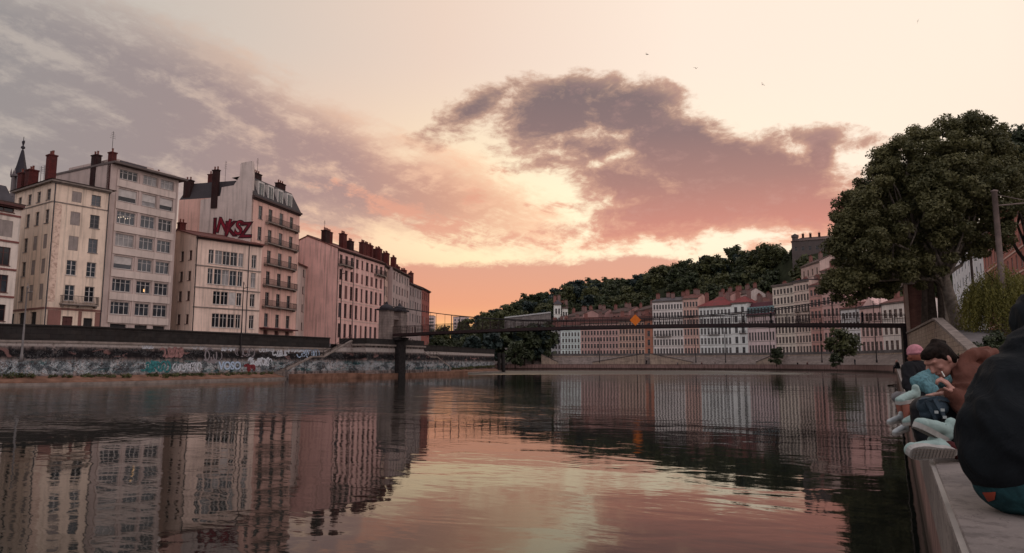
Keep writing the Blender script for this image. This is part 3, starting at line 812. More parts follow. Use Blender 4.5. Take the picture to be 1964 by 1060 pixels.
mb.face([(0.3, .4, h.H + .18), (h.W - .5, .4, h.H + .18), (h.W - 1.0, 1.6, h.H + 2.4), (.3, 1.6, h.H + 2.4)]); mb.face([(h.W - .5, .4, h.H + .18), (h.W - .5, 10, h.H + .18), (h.W - 1.0, 9, h.H + 2.4), (h.W - 1.0, 1.6, h.H + 2.4)])
mb.face([(.3, 1.6, h.H + 2.4), (h.W - 1, 1.6, h.H + 2.4), (h.W - 1, 9, h.H + 2.4), (.3, 9, h.H + 2.4)])
mb.build('roof', LEAD, h.o)
h.chimney(h.W - 4, 6, .9, 1.4, 1.0, 4.2)

# --- cream corner house
wB = stucco('cream_render', lin(222, 194, 174), .3, patch=.12)
TL, TR = corner((105, 345), (212, 366), 84.6)
h = House('town_house', 'cream corner house with grey shutters, stone balcony and brick ground floor', TL, TR, Z_ST, 11, wB, group=LB)
rows = [(4.55, 1.95), (7.75, 1.85), (10.85, 1.8), (14.05, 1.7), (17.0, 1.35)]
for k, (v, hh) in enumerate(rows):
    for j, f in enumerate((.40, .75)):
        shut = (k in (2, 4) and j == 0) or (k == 3 and j == 0)
        h.win('F', f * h.W, v, 1.15, hh, 'shut' if shut else 'case', SHUT if shut else (WHITE if k < 2 else GREYJ), GL_D if (k == 3 and j == 1) else pick(GL_D, GL_B, GL_B))
    for j, u in enumerate((1.6, 4.4, 7.0, 9.7)):
        st = 'shut' if (k < 3 and j > 1) else 'case'
        h.win('L', u, v, 1.05, hh, st, SHUT if st == 'shut' else GREYJ, GL_D)
wBg = stucco('brick_red_plinth', lin(128, 92, 84), .35)
for u in (2.0, 5.0, 8.2): h.opening('L', u, .2, 1.6, 2.9, plain('dark_shopfront', (.02, .018, .018, 1)), 'shopfront')
h.opening('F', .40 * h.W, 0, 1.2, 2.6, BROWNJ); h.opening('F', .76 * h.W, 1.0, 1.1, 1.5, plain('dark_shopfront', (.02, .018, .018, 1)), 'shopfront')
h.walls()
for v in (16.55,): h.band(v, v + .14, M_COPE); h.band(v, v + .14, M_COPE, side='L')
h.band(3.35, 3.6, wBg); h.band(3.35, 3.6, wBg, side='L')
for f0, f1 in ((.58, .64), (.06, .28), (.88, .99)): mb = MB(); mb.box(h.W * f0, h.W * f1, -.05, -.004, 0, 3.3); mb.build('plinth', wBg, h.o)
h.cornice(M_COPE, .5, .22, left=True); h.hip(1.5, TILEB, .62, 3.0)
h.balcony(1.6, h.W - .8, 4.15, .8)
h.pipe(.12); h.pipe(h.W - .15)
def faded_paint():
    m, n, b = new_mat('faded_ochre_paint'); p = geo_pos(n); k = n.noise(p, 2.2, 6, .65, .8)
    n.put(b.inputs['Base Color'], n.mix(n.smooth(k, .42, .66) * .75, lin(222, 194, 174), lin(160, 126, 110))); b.inputs['Roughness'].default_value = .92; return m
mb = MB(); mb.box(.28, 1.05, -.02, -.004, 4.3, 16.4); mb.build('faded_lettering', faded_paint(), h.o)
h.chimney(1.2, 4.2, .9, 1.0, .3, 4.0, pots=3); h.chimney(.8, 8.6, 1.1, 1.3, .2, 2.6, pots=2); h.chimney(.7, 10.4, 1.2, 1.2, .2, 2.4, pots=2)
h.aerial(2.2, 9.5, .6, 3.2); h.aerial(1.6, 7.0, .6, 2.8)

# --- grey modern block
wC = stucco('grey_beige_render', lin(176, 158, 150), .22); wCb = stucco('pale_spandrel', lin(192, 176, 166), .2)
TL, TR = corner((214, 313), (343, 346), 91.2)
h = House('apartment_block', 'tall grey-beige apartment block with wide white window bands over eight storeys', TL, TR, Z_ST, 13, wC, group=LB)
k_ = h.W / 10.0
for r in range(7):
    v = 3.3 + 3.05 * r
    for c, (u, w, nl) in enumerate(((2.4, 2.75, 'leaf4'), (5.6, 2.05, 'leaf3'), (8.25, 2.05, 'leaf3'))):
        hh = 1.65 if r < 6 else 1.25
        st = 'blind' if (r == 5 or (r == 2 and c == 0)) else nl
        gm = LITW if (r == 1 and c == 1) else pick(GL_B, GL_B, GL_C, GL_D) if r > 1 else GL_B
        w_ = h.win('F', u * k_, v, w * k_, hh, st, WHITE, GL_B if gm is LITW else gm)
        if gm is LITW:
            mb = MB(); mb.box(.12, .34, .155, .162, .25, .65); mb.build('lit_lamp', LITW, w_)
        if r == 4 and c == 0:
            mb = MB()
            for q in range(6): mb.box(-.9 + .32 * q, -.9 + .32 * q + .1, .155, .162, .7 + .1 * (q % 3), .84 + .1 * (q % 3))
            mb.build('lit_lamp', emit('chandelier_glow', (1.0, .8, .6, 1), 1.2), w_)
for u, w in ((2.4, 2.2), (5.6, 1.8), (8.25, 1.8)): h.opening('F', u * k_, .1, w * k_, 1.9, plain('dark_shopfront', (.02, .018, .018, 1)), 'shopfront')
h.walls()
for r in range(8): v = 2.15 + 3.05 * r; h.band(v, v + (.95 if r < 7 else .4), wCb, .85 * k_, 9.55 * k_, .18, 'spandrel')
for u in (1.0, 4.18, 6.92, 9.4):
    mb = MB(); mb.box(u * k_ - .16, u * k_ + .16, -.10, -.004, 2.2, h.H - .6); mb.build('pilaster', wC, h.o)
mb = MB(); mb.box(-.1, h.W + .9, -.9, h.D, h.H, h.H + .28); mb.build('roof_slab', plain('dark_soffit', lin(96, 84, 80)), h.o)
mb = MB(); mb.box(1.2, h.W - 3, 1.5, h.D - 1, h.H + .28, h.H + 1.25); mb.build('roof_attic', wC, h.o)
mb = MB(); mb.box(1.0, 4.8, -.4, 2, h.H + .28, h.H + .62); mb.build('roof_coping', LEAD, h.o)
h.chimney(.35, .5, .7, .8, -5.6, 1.5, BRICK, 1); h.chimney(.3, 4.0, .7, 1.2, -3.0, 1.6, BRICKD, 2); h.chimney(h.W - 1.2, 3, .8, .8, .28, 1.0, BRICKD, 1)
h.aerial(.5, .9, 1.5, 3.2)

# --- low cream house with paired windows and a pink flank
wD = stucco('pale_peach_render', lin(214, 188, 172), .25); 
TL, TR = corner((377, 452), (503, 470), 101)
h = House('town_house', 'low pale peach house with grouped tall windows and red tile roof beneath a painted gable', TL, TR, Z_ST, 12, wD, group=LB)
for r, (v, hh) in enumerate(((2.1, 2.05), (5.5, 1.95), (8.45, 2.3), (11.5, 2.05))):
    for c, f in enumerate((.225, .335, .45, .565, .672, .88)):
        if r in (0, 1) and c == 0: continue
        w = .82 if c in (0, 4, 5) else 1.15
        h.win('F', f * h.W, v, w, hh, 'shut' if (r == 1 and c == 3) else 'leaf2', WHITE, pick(GL_B, GL_D, GL_C) if r > 1 else GL_D)
    h.win('L', 8.0, v + .4, 1.0, 1.5, 'case', BROWNJ, GL_D); h.win('L', 10.5, v + .4, .9, 1.4, 'case', BROWNJ, GL_D)
h.walls(1.5, .5)
for v in (1.3, 4.85, 7.75, 10.95): h.band(v, v + .16, M_COPE, p=.1)
h.cornice(plain('dark_eave', lin(70, 52, 50)), .55, .22, left=False); h.gable(1.5, TILE, .5, .7)
h.pipe(.12, mat=M_IRON); h.pipe(h.W * .79, mat=LEAD)
h.chimney(.5, 5.8, .9, .9, .8, 2.6)

# --- tall pink house with mansard, balconies and the painted flank
wE = stucco('rose_beige_render', lin(204, 164, 150), .25); wEf = stucco('grey_gable_render', lin(190, 174, 166), .3)
TL, TR = corner((484, 374), (575, 409), 109.4)
h = House('tall_house', 'tall rose house with mansard attic, iron balconies and red graffiti on its grey flank', TL, TR, Z_ST, 13.6, wE, group=LB)
for r in range(6):
    v = 2.75 + 3.45 * r
    for c, f in enumerate((.17, .37, .595, .82)):
        h.win('F', f * h.W, v, 1.12, 2.15, 'case' if r else 'leaf2', GREYJ, pick(GL_D, GL_D, GL_B))
for f in (.37, .595, .82): h.opening('F', f * h.W, 0, 1.3, 2.2, BROWNJ)
h.walls()
for r in range(1, 6): h.balcony(.27 * h.W, .93 * h.W if r != 3 else .9 * h.W, 2.6 + 3.45 * r, .75)
mb = MB(); mb.box(.24 * h.W, .95 * h.W, -1.0, -.004, 2.35, 2.55); mb.build('awning', plain('maroon_awning', lin(84, 36, 40)), h.o)
h.cornice(plain('dark_eave', lin(70, 52, 50)), .55, .3)
mz = 3.4; mb = MB()
Hh = h.H + .004
mb.face([(0.05, -.35, Hh), (h.W - .05, -.35, Hh), (h.W - 1.1, 1.1, Hh + mz), (.05, 1.1, Hh + mz)]); mb.face([(h.W - .05, -.35, Hh), (h.W - .05, h.D, Hh), (h.W - 1.1, h.D, Hh + mz), (h.W - 1.1, 1.1, Hh + mz)])
mb.face([(.05, 1.1, Hh + mz), (h.W - 1.1, 1.1, Hh + mz), (h.W - 1.1, 4.0, Hh + mz - .3), (.05, 4.0, Hh + mz - .3)])
mb.build('mansard', plain('dark_slate_mansard', lin(58, 52, 54), .7), h.o)
for f in (.15, .34, .54, .74):
    mb = MB(); x = f * h.W; mb.box(x - .85, x + .85, -.15, 1.0, h.H + .3, h.H + 2.7, 0); mb.box(x - .55, x + .55, -.2, -.151, h.H + .5, h.H + 2.4, 1); mb.box(x - .05, x + .05, -.24, -.201, h.H + .5, h.H + 2.4, 0)
    mb.build('dormer', [WHITE, GL_B], h.o)
# stepped grey flank standing above the low house
mb = MB(); f = h.H
prof = [(9.4, 0.0), (9.4, f - .3), (5.8, f + .2), (5.6, f + 1.6), (3.4, f + 1.8), (2.4, f + 3.2), (2.3, f + 5.4), (.2, f + 5.6), (.0, f + 3.4), (0, 0)]
mb.face([(-.12, y, z) for y, z in prof]); mb.face([(.4, y, z) for y, z in prof][::-1])
for i in range(len(prof)):
    a, b = prof[i], prof[(i + 1) % len(prof)]; mb.face([(-.12, *a), (.4, *a), (.4, *b), (-.12, *b)])
mb.build('flank_wall', wEf, h.o)
mb = MB(); D_, W_ = h.D, h.W; e_ = f + .01
mb.face([(.05, D_, e_), (.05, 2.3, e_), (1.1, 2.3, f + 2.9), (1.1, D_ - 1.1, f + 2.9)]); mb.face([(W_ - .05, D_, e_), (.05, D_, e_), (1.1, D_ - 1.1, f + 2.9), (W_ - 1.1, D_ - 1.1, f + 2.9)]); mb.face([(1.1, D_ - 1.1, f + 2.9), (1.1, 2.3, f + 2.9), (W_ - 1.1, 2.3, f + 2.9), (W_ - 1.1, D_ - 1.1, f + 2.9)]); mb.build('roof', plain('dark_slate_mansard', lin(58, 52, 54), .7), h.o)
h.chimney(-.05, 6.8, .5, 1.1, -1.8, 4.4, BRICKD, 2); h.chimney(.6, 12.4, .9, 1.3, -.5, 3.2, BRICKD, 2); h.chimney(2.2, 9.0, .8, 1.6, 2.6, 4.4, BRICK, 3); h.chimney(h.W * .32, 2.5, 1.6, .9, mz, mz + 1.3, BRICKD, 3); h.chimney(h.W * .82, 2.5, 1.9, .9, mz - .3, mz + 1.4, BRICKD, 3)
h.aerial(.1, 5.2, 1.8, 4.2); h.aerial(h.W * .33, 2.5, mz + 1.2, 3.0)
EHOUSE = h
# --- little house set back in the gap
wE2 = stucco('dull_white_render', lin(190, 172, 162), .35)
TL, TR = corner((572, 505), (606, 520), 128.5)
h = House('small_house', 'narrow pale house squeezed between the tall rose house and the pink house', TL, TR, Z_ST, 10, wE2, group=LB)
for v in (3.0, 6.4, 9.8, 13.0): 
    for f in (.3, .68): h.win('F', f * h.W, v, .85, 1.4, 'case', BROWNJ, GL_D)
h.walls(2.2); h.gable(2.2, TILE); h.chimney(h.W * .6, 3.0, .9, .9, .5, 4.0); h.chimney(h.W * .75, 1.0, 1.2, .9, -2.0, 1.6)

# --- long pink house
wF = stucco('pink_render', lin(212, 170, 160), .3)
TL, TR = corner((648, 476), (738, 505), 131.5)
h = House('long_pink_house', 'long pink house with five rows of tall windows and a row of brick chimneys', TL, TR, Z_ST, 13, wF, group=LB)
rowsF = ((1.7, 2.6), (5.5, 2.7), (9.1, 2.6), (12.7, 1.95), (15.7, 1.75))
for r, (v, hh) in enumerate(rowsF):
    for c in range(9):
        st = pick('case', 'case', 'case', 'case', 'shut')
        h.win('F', h.W * (.07 + .106 * c), v, 1.15 if c != 4 else .8, hh, st, PSHUT if st == 'shut' else BROWNJ, pick(GL_D, GL_D, GL_B))
h.walls(2.6, .5)
for v in (5.0, 8.6, 12.2): h.band(v, v + .16, plain('pale_pink_trim', lin(206, 176, 164)), p=.07)
for c in range(9):
    pass
h.cornice(plain('dark_eave', lin(70, 52, 50)), .5, .22); h.gable(2.6, TILE, .5, .5)
h.balcony(.4, 5.6, 15.5, .7); h.balcony(h.W - 5.2, h.W - .3, 15.5, .7)
h.pipe(.1, mat=M_IRON); h.pipe(h.W * .31, mat=LEAD); h.pipe(h.W - .1, mat=M_IRON)
for i, f in enumerate((.03, .17, .36, .60, .78, .96)): h.chimney(f * h.W + .3, 3.2 + (i % 2), 1.5, 1.0, 1.0, 3.6 + .3 * (i % 3), BRICK if i % 3 else BRICKD, 3)
h.aerial(.8, 3.4, 3.7, 2.0); h.aerial(h.W * .5, 4, 2, 2.2)

# --- the row beyond
wG = [stucco('sand_render', lin(190, 160, 146), .3), stucco('grey_rose_render', lin(166, 146, 140), .35), stucco('ash_render', lin(150, 134, 130), .35), stucco('russet_render', lin(140, 84, 76), .3)]
far_specs = [((738, 507), (753, 518), None, 0, 5, 5, 'narrow sand house with stacked windows adjoining the long pink house', 3),
             ((753, 512), (785, 529), None, 1, 6, 6, 'grey-rose house with bare gable and big chimneys behind the bridge tower', 5),
             ((785, 542), (809, 553), None, 2, 5, 5, 'ash-grey house with dark mansard beyond the bridge tower', 4),
             ((809, 551), (824, 559), None, 3, 5, 4, 'russet end house closing the left-bank row', 2)]
Zn = None
for (pl, pr, _, wi, rws, cls, lab, nch) in far_specs:
    Zl = {738: 153, 753: 157, 785: 178, 809: 196}[pl[0]]
    TL, TR = corner(pl, pr, Zl)
    h = House('town_house', lab, TL, TR, Z_ST, 12, wG[wi], group=LB)
    for r in range(rws):
        fl = (h.H - .6) / rws
        for c in range(cls): h.win('F', h.W * (c + .6) / (cls + .2), .9 + fl * r, 1.05, fl * .6, pick('case', 'case', 'shut'), pick(GREYJ, BROWNJ), GL_D)
    h.walls(2.4); h.cornice(plain('dark_eave', lin(70, 52, 50)), .5, .3); h.gable(2.4, TILE if wi != 2 else LEAD, .5, .5)
    for i in range(nch): h.chimney(h.W * (i + .3) / nch, 3.5 + (i % 2) * 1.5, 1.6, 1.1, .6, 4.2 + .5 * (i % 2), BRICKD if i % 2 else BRICK, 3)

# painted lettering on the flank of the tall house and tags on the river wall
def lettering(txt, mat, size, name, parent=None, M=None, depth=.012, shear=0.0, off=.0):
    c = bpy.data.curves.new(name, 'FONT'); c.body = txt; c.size = size; c.extrude = depth; c.align_x = 'CENTER'; c.offset = off; c.shear = shear; c.space_character = .92
    o = bpy.data.objects.new(name, c); me = baked(o); me.materials.clear(); me.materials.append(mat)
    ob = link(name, me, parent)
    if M is not None: ob.matrix_local = M
    return ob
RED1 = plain('crimson_spray', lin(128, 34, 48), .8, .2, .35, 1.5); RED3 = plain('dark_crimson_spray', lin(100, 30, 42), .8, .2, .4, 1.5); RED2 = plain('black_spray', lin(34, 20, 26), .8); WSP = plain('chalk_white_spray', lin(186, 188, 192), .8, .2, .3, 4.0)
def side_matrix(y, z, x, rot=0.0):
    # text running along -y of the house frame, upright, facing -x
    m = Matrix(((0, 0, -1, x), (-1, 0, 0, y), (0, 1, 0, z), (0, 0, 0, 1)))
    return m @ Matrix.Rotation(rot, 4, 'Z')
yc = 4.0
for k, (chr_, dz, rt_, sz) in enumerate((('J', .0, .10, 3.5), ('N', .15, -.12, 3.4), ('K', -.2, .06, 3.3), ('S', .1, -.10, 3.2), ('Z', -.25, .08, 3.4))):
    m_ = side_matrix(6.5 - 1.42 * k, 17.5 - .16 * k + dz, -.14 - .006 * k, rt_ - .1)
    lettering(chr_, RED2, sz, 'graffiti_outline', EHOUSE.o, m_, .004, .0, .16); lettering(chr_, RED1 if k % 2 else RED3, sz, 'graffiti_lettering', EHOUSE.o, Matrix.Translation((-.03, 0, 0)) @ m_, .004, .0, .04)
def on_wall(txt, y, z, size, mat, off=.03, lab='', rot=0.0):
    xw = -77.0 if y > 57 else -77.6
    m = Matrix(((0, 0, 1, xw + .02), (1, 0, 0, y), (0, 1, 0, z), (0, 0, 0, 1))) @ Matrix.Rotation(rot, 4, 'Z')
    o = lettering(txt, mat, size, 'graffiti_lettering', None, None, .01, 0, off); under(o, qw); o.matrix_basis = m
TEAL = plain('teal_spray', lin(54, 112, 114), .8, .2, .5, 3.0); BLU = plain('pale_blue_spray', lin(168, 186, 206), .8, .2, .2, 4.0); RSP = plain('red_spray', lin(112, 44, 48), .8, .2, .4, 3.0)
on_wall('VOSO', 71.5, 1.5, 1.5, BLU, .04)
def scribble(y, z, w, h, mat, seed, bold=.1):
    """an unreadable spray-can tag: a few looping strokes of flat paint"""
    r = random.Random(seed); mb = MB(); n = int(w / h * 2.2) + 2; x = -76.985 if y > 57 else -77.585
    for k in range(n):
        c = y - w / 2 + w * (k + .5) / n; pts = []
        a0, tw, rx, rz_ = r.uniform(0, 6.28), r.uniform(2.5, 5.5) * r.choice((-1, 1)), h * r.uniform(.25, .42), h * r.uniform(.35, .55)
        for i in range(9):
            t = a0 + tw * i / 8; pts.append((c + rx * math.cos(t) + .12 * h * i / 8, z + h / 2 + rz_ * math.sin(t)))
        b = bold * r.uniform(.7, 1.3)
        for i in range(8):
            p, q = Vector(pts[i]), Vector(pts[i + 1]); d = (q - p).normalized(); m = Vector((-d.y, d.x)) * b; e = d * b * .4; xx = x + .001 * (i + k * 8) / 8
            mb.face([(xx, *(p - m - e)), (xx, *(p + m - e)), (xx, *(q + m + e)), (xx, *(q - m + e))])
    under(mb.build('spray_tag', mat), qw)
RO, GR = plain('rose_spray', lin(140, 104, 100), .8, .2, .4, 3.0), plain('grey_spray', lin(128, 120, 122))
for i, (y, z, w, hh, mt, bd) in enumerate(((77.0, 2.0, 4.2, 1.1, WSP, .13), (75.0, 1.2, 1.6, .9, RSP, .16), (59.8, 1.3, 3.6, 1.3, TEAL, .14), (64.5, 1.3, 4.0, 1.1, WSP, .07), (62.0, 3.1, 3.0, 1.2, RO, .16), (68.2, 2.4, 2.6, 2.0, GR, .09),
        (81.0, 3.4, 3.0, .9, WSP, .1), (74.0, 3.3, 3.0, 1.3, GR, .07), (87.0, 3.2, 4.5, 1.3, BLU, .08), (58.6, 4.1, 1.4, .6, WSP, .05), (66.0, 4.1, 2.6, .6, WSP, .05), (71.0, 4.05, 2.4, .7, WSP, .06), (78.0, 4.0, 3.0, .8, WSP, .06), (84.0, 4.05, 3.5, .7, WSP, .07), (90.5, 5.0, 3.0, 1.1, GR, .1))):
    scribble(y, z, w, hh, mt, 40 + i, bd)
# ------------------------------------------------------------------ footbridge
BL, BR = Vector((-71.6, 103.6)), Vector((7.2, 105.4)); BW = 2.7
br = thing('footbridge', 'dark red iron suspension footbridge with railings crossing the river', 'bridge', (*BL, 7.0), math.atan2(BR.y - BL.y, BR.x - BL.x))
LBR = (BR - BL).length
bz = lambda t: .2 + .6 * (1 - (2 * t - 1) ** 2)
NS = 40
for y in (-BW / 2, BW / 2):
    mb = MB()
    for k in range(NS):
        t0, t1 = k / NS, (k + 1) / NS; mb.beam((t0 * LBR, y, bz(t0)), (t1 * LBR, y, bz(t1)), .2, .46)
    mb.build('girder', M_RIRON, br)
mb = MB()
for k in range(NS):
    t0, t1 = k / NS, (k + 1) / NS
    mb.beam((t0 * LBR, 0, bz(t0) + .22), (t1 * LBR, 0, bz(t1) + .22), BW - .24, .1)
mb.build('deck', plain('deck_planks', (.05, .035, .03, 1), .9), br)
for y in (-BW / 2, BW / 2):
    mb = MB(); n = 54
    for k in range(NS):
        t0, t1 = k / NS, (k + 1) / NS
        for z, s_ in ((1.45, .07), (.95, .035), (.65, .035)): mb.beam((t0 * LBR, y, bz(t0) + z), (t1 * LBR, y, bz(t1) + z), s_, s_)
    for k in range(n + 1): t = k / n; mb.box(t * LBR - .04, t * LBR + .04, y - .04, y + .04, bz(t) + .3, bz(t) + 1.5)
    for k in range(n * 5): t = k / (n * 5); mb.box(t * LBR - .012, t * LBR + .012, y - .012, y + .012, bz(t) + .36, bz(t) + 1.42)
    mb.build('railing', M_RIRON, br)
    cz = lambda t: 1.9 + 3.3 * abs(2 * t - 1) ** 2.3
    yo = y * 1.08
    mb = MB(); mb.tube([(k / 60 * LBR, yo, cz(k / 60)) for k in range(61)], .075, 6); mb.build('cable', M_IRON, br)
    for k in range(1, 27):
        t = k / 27; mb = MB(); mb.tube([(t * LBR, yo, bz(t)), (t * LBR, yo, cz(t))], .03 if k % 4 else .07, 5); mb.build('hanger', M_IRON, br)
# orange navigation diamond
t = .547; s_ = .86
mb = MB(); c = Vector((t * LBR, -BW / 2 - .2, bz(t) + .95))
q = [(c.x - s_, c.y, c.z), (c.x, c.y, c.z - s_), (c.x + s_, c.y, c.z), (c.x, c.y, c.z + s_)]; r_ = [(a, b + .06, z) for a, b, z in q]
mb.face(q); mb.face(r_[::-1])
for i in range(4): mb.face([q[i], r_[i], r_[(i + 1) % 4], q[(i + 1) % 4]])
mb.box(c.x - .05, c.x + .05, c.y + .06, c.y + .19, c.z - .5, c.z + .5)
sg = mb.build('navigation_sign', plain('orange_sign_paint', lin(226, 118, 30), .5, .3, .08), None)
sg.parent = None; sg.matrix_world = Matrix.LocRotScale(br.location, br.rotation_euler, None)
tag(sg, 'orange diamond navigation board fixed to the footbridge railing', 'sign')

# left tower: paired stone pillars with dark caps
TW = masonry('tower_stone', lin(150, 134, 126), lin(134, 120, 114), lin(96, 86, 82), .9, .45, .45, 'xy')
lt = thing('bridge_tower', 'grey stone bridge tower of two pillars with dark domed caps', 'tower', (-72.6, 103.6, 5.4))
for y in (-2.0, 2.0):
    mb = MB(); mb.box(-1.0, 1.0, y - .85, y + .85, -5, 6.1); mb.box(-1.12, 1.12, y - .97, y + .97, -.2, .6); under_ = mb.build('pillar', TW, lt)
    mb = MB(); mb.box(-1.3, 1.3, y - 1.15, y + 1.15, 6.1, 6.4); mb.lathe((0, y, 6.4), [(1.25, 0), (1.22, .2), (1.0, .5), (.6, .72), (.3, .8), (.26, 1.0), (.12, 1.25)], 12); mb.build('cap', plain('dark_lead_cap', lin(44, 40, 44), .7), lt)
mb = MB(); mb.box(-.5, .5, -1.15, 1.15, 4.6, 5.3); mb.build('crossbeam', TW, lt)
mb = MB(); mb.box(1.25, 2.2, -.95, .95, -6.5, 1.15); mb.box(1.1, 2.4, -1.5, 1.5, .9, 1.4); mb.build('pier', plain('dark_pier', (.022, .018, .018, 1), .8, .2, .4), lt)
# right tower: brick with pale quoin
rt = thing('bridge_tower', 'brown brick bridge tower with pale stone corner under the plane tree', 'tower', (8.3, 105.6, Z_LOW))
RBK = masonry('tower_brick', lin(132, 92, 80), lin(116, 80, 70), lin(92, 70, 64), .5, .16, .35, 'xy')
mb = MB(); mb.box(-1.1, 1.1, -2.2, -.9, 0, 10.6); mb.box(-1.1, 1.1, .9, 2.2, 0, 10.6); mb.build('pillar', RBK, rt)
mb = MB(); mb.box(-1.25, -.85, -2.32, -2.0, 0, 10.6); mb.build('quoin', plain('pale_quoin', lin(168, 142, 128), .9), rt)
mb = MB(); mb.box(-1.35, 1.35, -2.45, 2.45, 10.6, 11.0); mb.build('cap', M_COPE, rt)
mb = MB(); mb.box(-1.7, -1.1, -1.8, 1.8, 0, 5.2); mb.build('pier', plain('dark_pier', (.022, .018, .018, 1)), rt)

# ------------------------------------------------------------------ vegetation kit
nr = np.random.default_rng(11)
def leaf_cloud(cent, n, spread, size, squash=.75, droop=.15):
    """n leaf quads scattered about each centre"""
    m = len(cent); c = np.repeat(cent, n, 0); sp = np.repeat(np.asarray(spread).reshape(-1), n) if np.ndim(spread) else spread
    d = nr.normal(size=(m * n, 3)); d /= np.linalg.norm(d, axis=1, keepdims=True)
    r = nr.random(m * n) ** .45
    off = d * (r * sp)[:, None] if np.ndim(sp) else d * (r * sp)[:, None]
    off[:, 2] *= squash; c = c + off
    nrm = d + nr.normal(scale=.6, size=d.shape) + np.array([0, 0, .55]); nrm /= np.linalg.norm(nrm, axis=1, keepdims=True)
    a = np.cross(nrm, nr.normal(size=nrm.shape)); a /= np.linalg.norm(a, axis=1, keepdims=True); b = np.cross(nrm, a)
    s = (size * (.6 + .8 * nr.random(m * n)))[:, None]; k = .55
    V = np.stack([c - a * s, c - b * s * k - nrm * s * droop, c + a * s, c + b * s * k - nrm * s * droop], 1)
    return V
def crown_centres(blobs, n, shell=.55):
    """clump centres through a union of ellipsoids, denser towards the outside"""
    out = []; vol = np.array([b[3] * b[4] * b[5] for b in blobs]) ** .72; vol /= vol.sum()
    for b, k in zip(blobs, (vol * n).astype(int) + 1):
        d = nr.normal(size=(k, 3)); d /= np.linalg.norm(d, axis=1, keepdims=True)
        r = shell + (1 - shell) * nr.random(k) ** .6
        out.append(np.array(b[:3]) + d * r[:, None] * np.array(b[3:6]))
    return np.concatenate(out)
BARK = plain('plane_bark', (.20, .165, .135, 1), .9, .15, .35, 2.5); BARKD = plain('dark_bark', (.05, .038, .03, 1), .95, .1, .3, 3.0)
LF_PL = leafmat('plane_leaves', (.052, .056, .024, 1), (.125, .115, .048, 1)); LF_DK = leafmat('dark_leaves', (.018, .026, .014, 1), (.055, .066, .030, 1), .15)
LF_OL = leafmat('olive_leaves', (.032, .040, .018, 1), (.085, .088, .034, 1), .2); LF_WI = leafmat('willow_leaves', (.06, .062, .016, 1), (.20, .18, .045, 1), .3); LF_BL = leafmat('blue_green_leaves', (.012, .022, .020, 1), (.034, .050, .044, 1), .15)
def limb(mb, a, b, r0, r1, bend=.12, n=7, seed=0):
    a, b = Vector(a), Vector(b); r = random.Random(seed); L = (b - a).length; o = Vector((r.uniform(-1, 1), r.uniform(-1, 1), r.uniform(-.3, .6))) * L * bend
    pts = [a.lerp(b, k / n) + o * math.sin(math.pi * k / n) + Vector((r.uniform(-1, 1), r.uniform(-1, 1), 0)) * r0 * .25 * (0 < k < n) for k in range(n + 1)]
    mb.tube(pts, [r0 + (r1 - r0) * (k / n) ** .8 for k in range(n + 1)], 8)
    return pts
def big_tree(name, label, base, fork, blobs, r0, nclump, nleaf, lsize, leaf, bark, cat='tree', group=None, seed=1, sub=26, spread=1.15, core=True):
    base = Vector(base); t = thing(name, label, cat, base, 0, group); r = random.Random(seed); mb = MB()
    fork = Vector(fork) - base
    mb.tube([(0, 0, -.4), (0, 0, .15), fork * .25, fork * .6, fork], [r0 * 1.7, r0 * 1.3, r0, r0 * .88, r0 * .8], 10)
    C = crown_centres([(b[0] - base.x, b[1] - base.y, b[2] - base.z, *b[3:]) for b in blobs], nclump)
    idx = r.sample(range(len(C)), min(sub, len(C)))
    for j, i in enumerate(idx):
        c = Vector(C[i]); mid = fork.lerp(c, .45) + Vector((r.uniform(-1, 1), r.uniform(-1, 1), r.uniform(-.6, .3)))
        p1 = limb(mb, fork - Vector((0, 0, r.uniform(0, .25 * fork.z))), mid, r0 * .42, r0 * .24, .1, 5, seed * 100 + j); limb(mb, mid, c, r0 * .24, .03, .14, 5, seed * 100 + 50 + j)
        for q in range(2):
            k = r.randrange(len(C)); c2 = Vector(C[k])
            if (c2 - mid).length < 7: limb(mb, mid, c2, r0 * .14, .02, .15, 4, seed * 77 + j * 3 + q)
    mb.build('trunk', bark, t, True)
    V = leaf_cloud(C, nleaf, spread * (.7 + .6 * nr.random(len(C))), lsize)
    link('crown', quads_mesh('crown', V, [leaf]), t)
    return t

# ------------------------------------------------------------------ the plane trees on the right bank
TG = 'plane trees on the right quay'
b0 = P(1842, 632, 68); b0.z = Z_RB; f0 = P(1806, 520, 67)
e = lambda px, py, Z, rx, ry, rz_: (*P(px, py, Z), rx, ry, rz_)
big_tree('plane_tree', 'huge dense plane tree with pale leaning trunk beside the stone ramp', b0, f0,
         [e(1815, 405, 67, 7.2, 7, 5.2), e(1715, 440, 66, 5.6, 5.5, 6.0), e(1800, 330, 68, 6.0, 6, 4.6), e(1665, 500, 66, 3.6, 4, 4.4), e(1875, 345, 70, 5.0, 6, 4.2), e(1850, 270, 70, 3.6, 4, 2.4), e(1730, 320, 68, 3.2, 4, 2.8), e(1655, 420, 67, 2.8, 3, 3), e(1640, 545, 66, 2.2, 2.6, 2.0)] + [e(px, py, 66 + (k % 4), 1.3, 1.5, 1.0) for k, (px, py) in enumerate(((1615, 470), (1600, 520), (1650, 396), (1672, 352), (1694, 318), (1712, 296), (1740, 262), (1775, 248), (1812, 244), (1848, 240), (1884, 252), (1905, 275), (1625, 430), (1595, 555), (1690, 545)))],
         .62, 680, 270, .145, LF_PL, BARK, group=TG, seed=3, sub=40, spread=.86)
b1 = P(1790, 622, 84); b1.z = Z_RB; f1_ = P(1778, 500, 83)
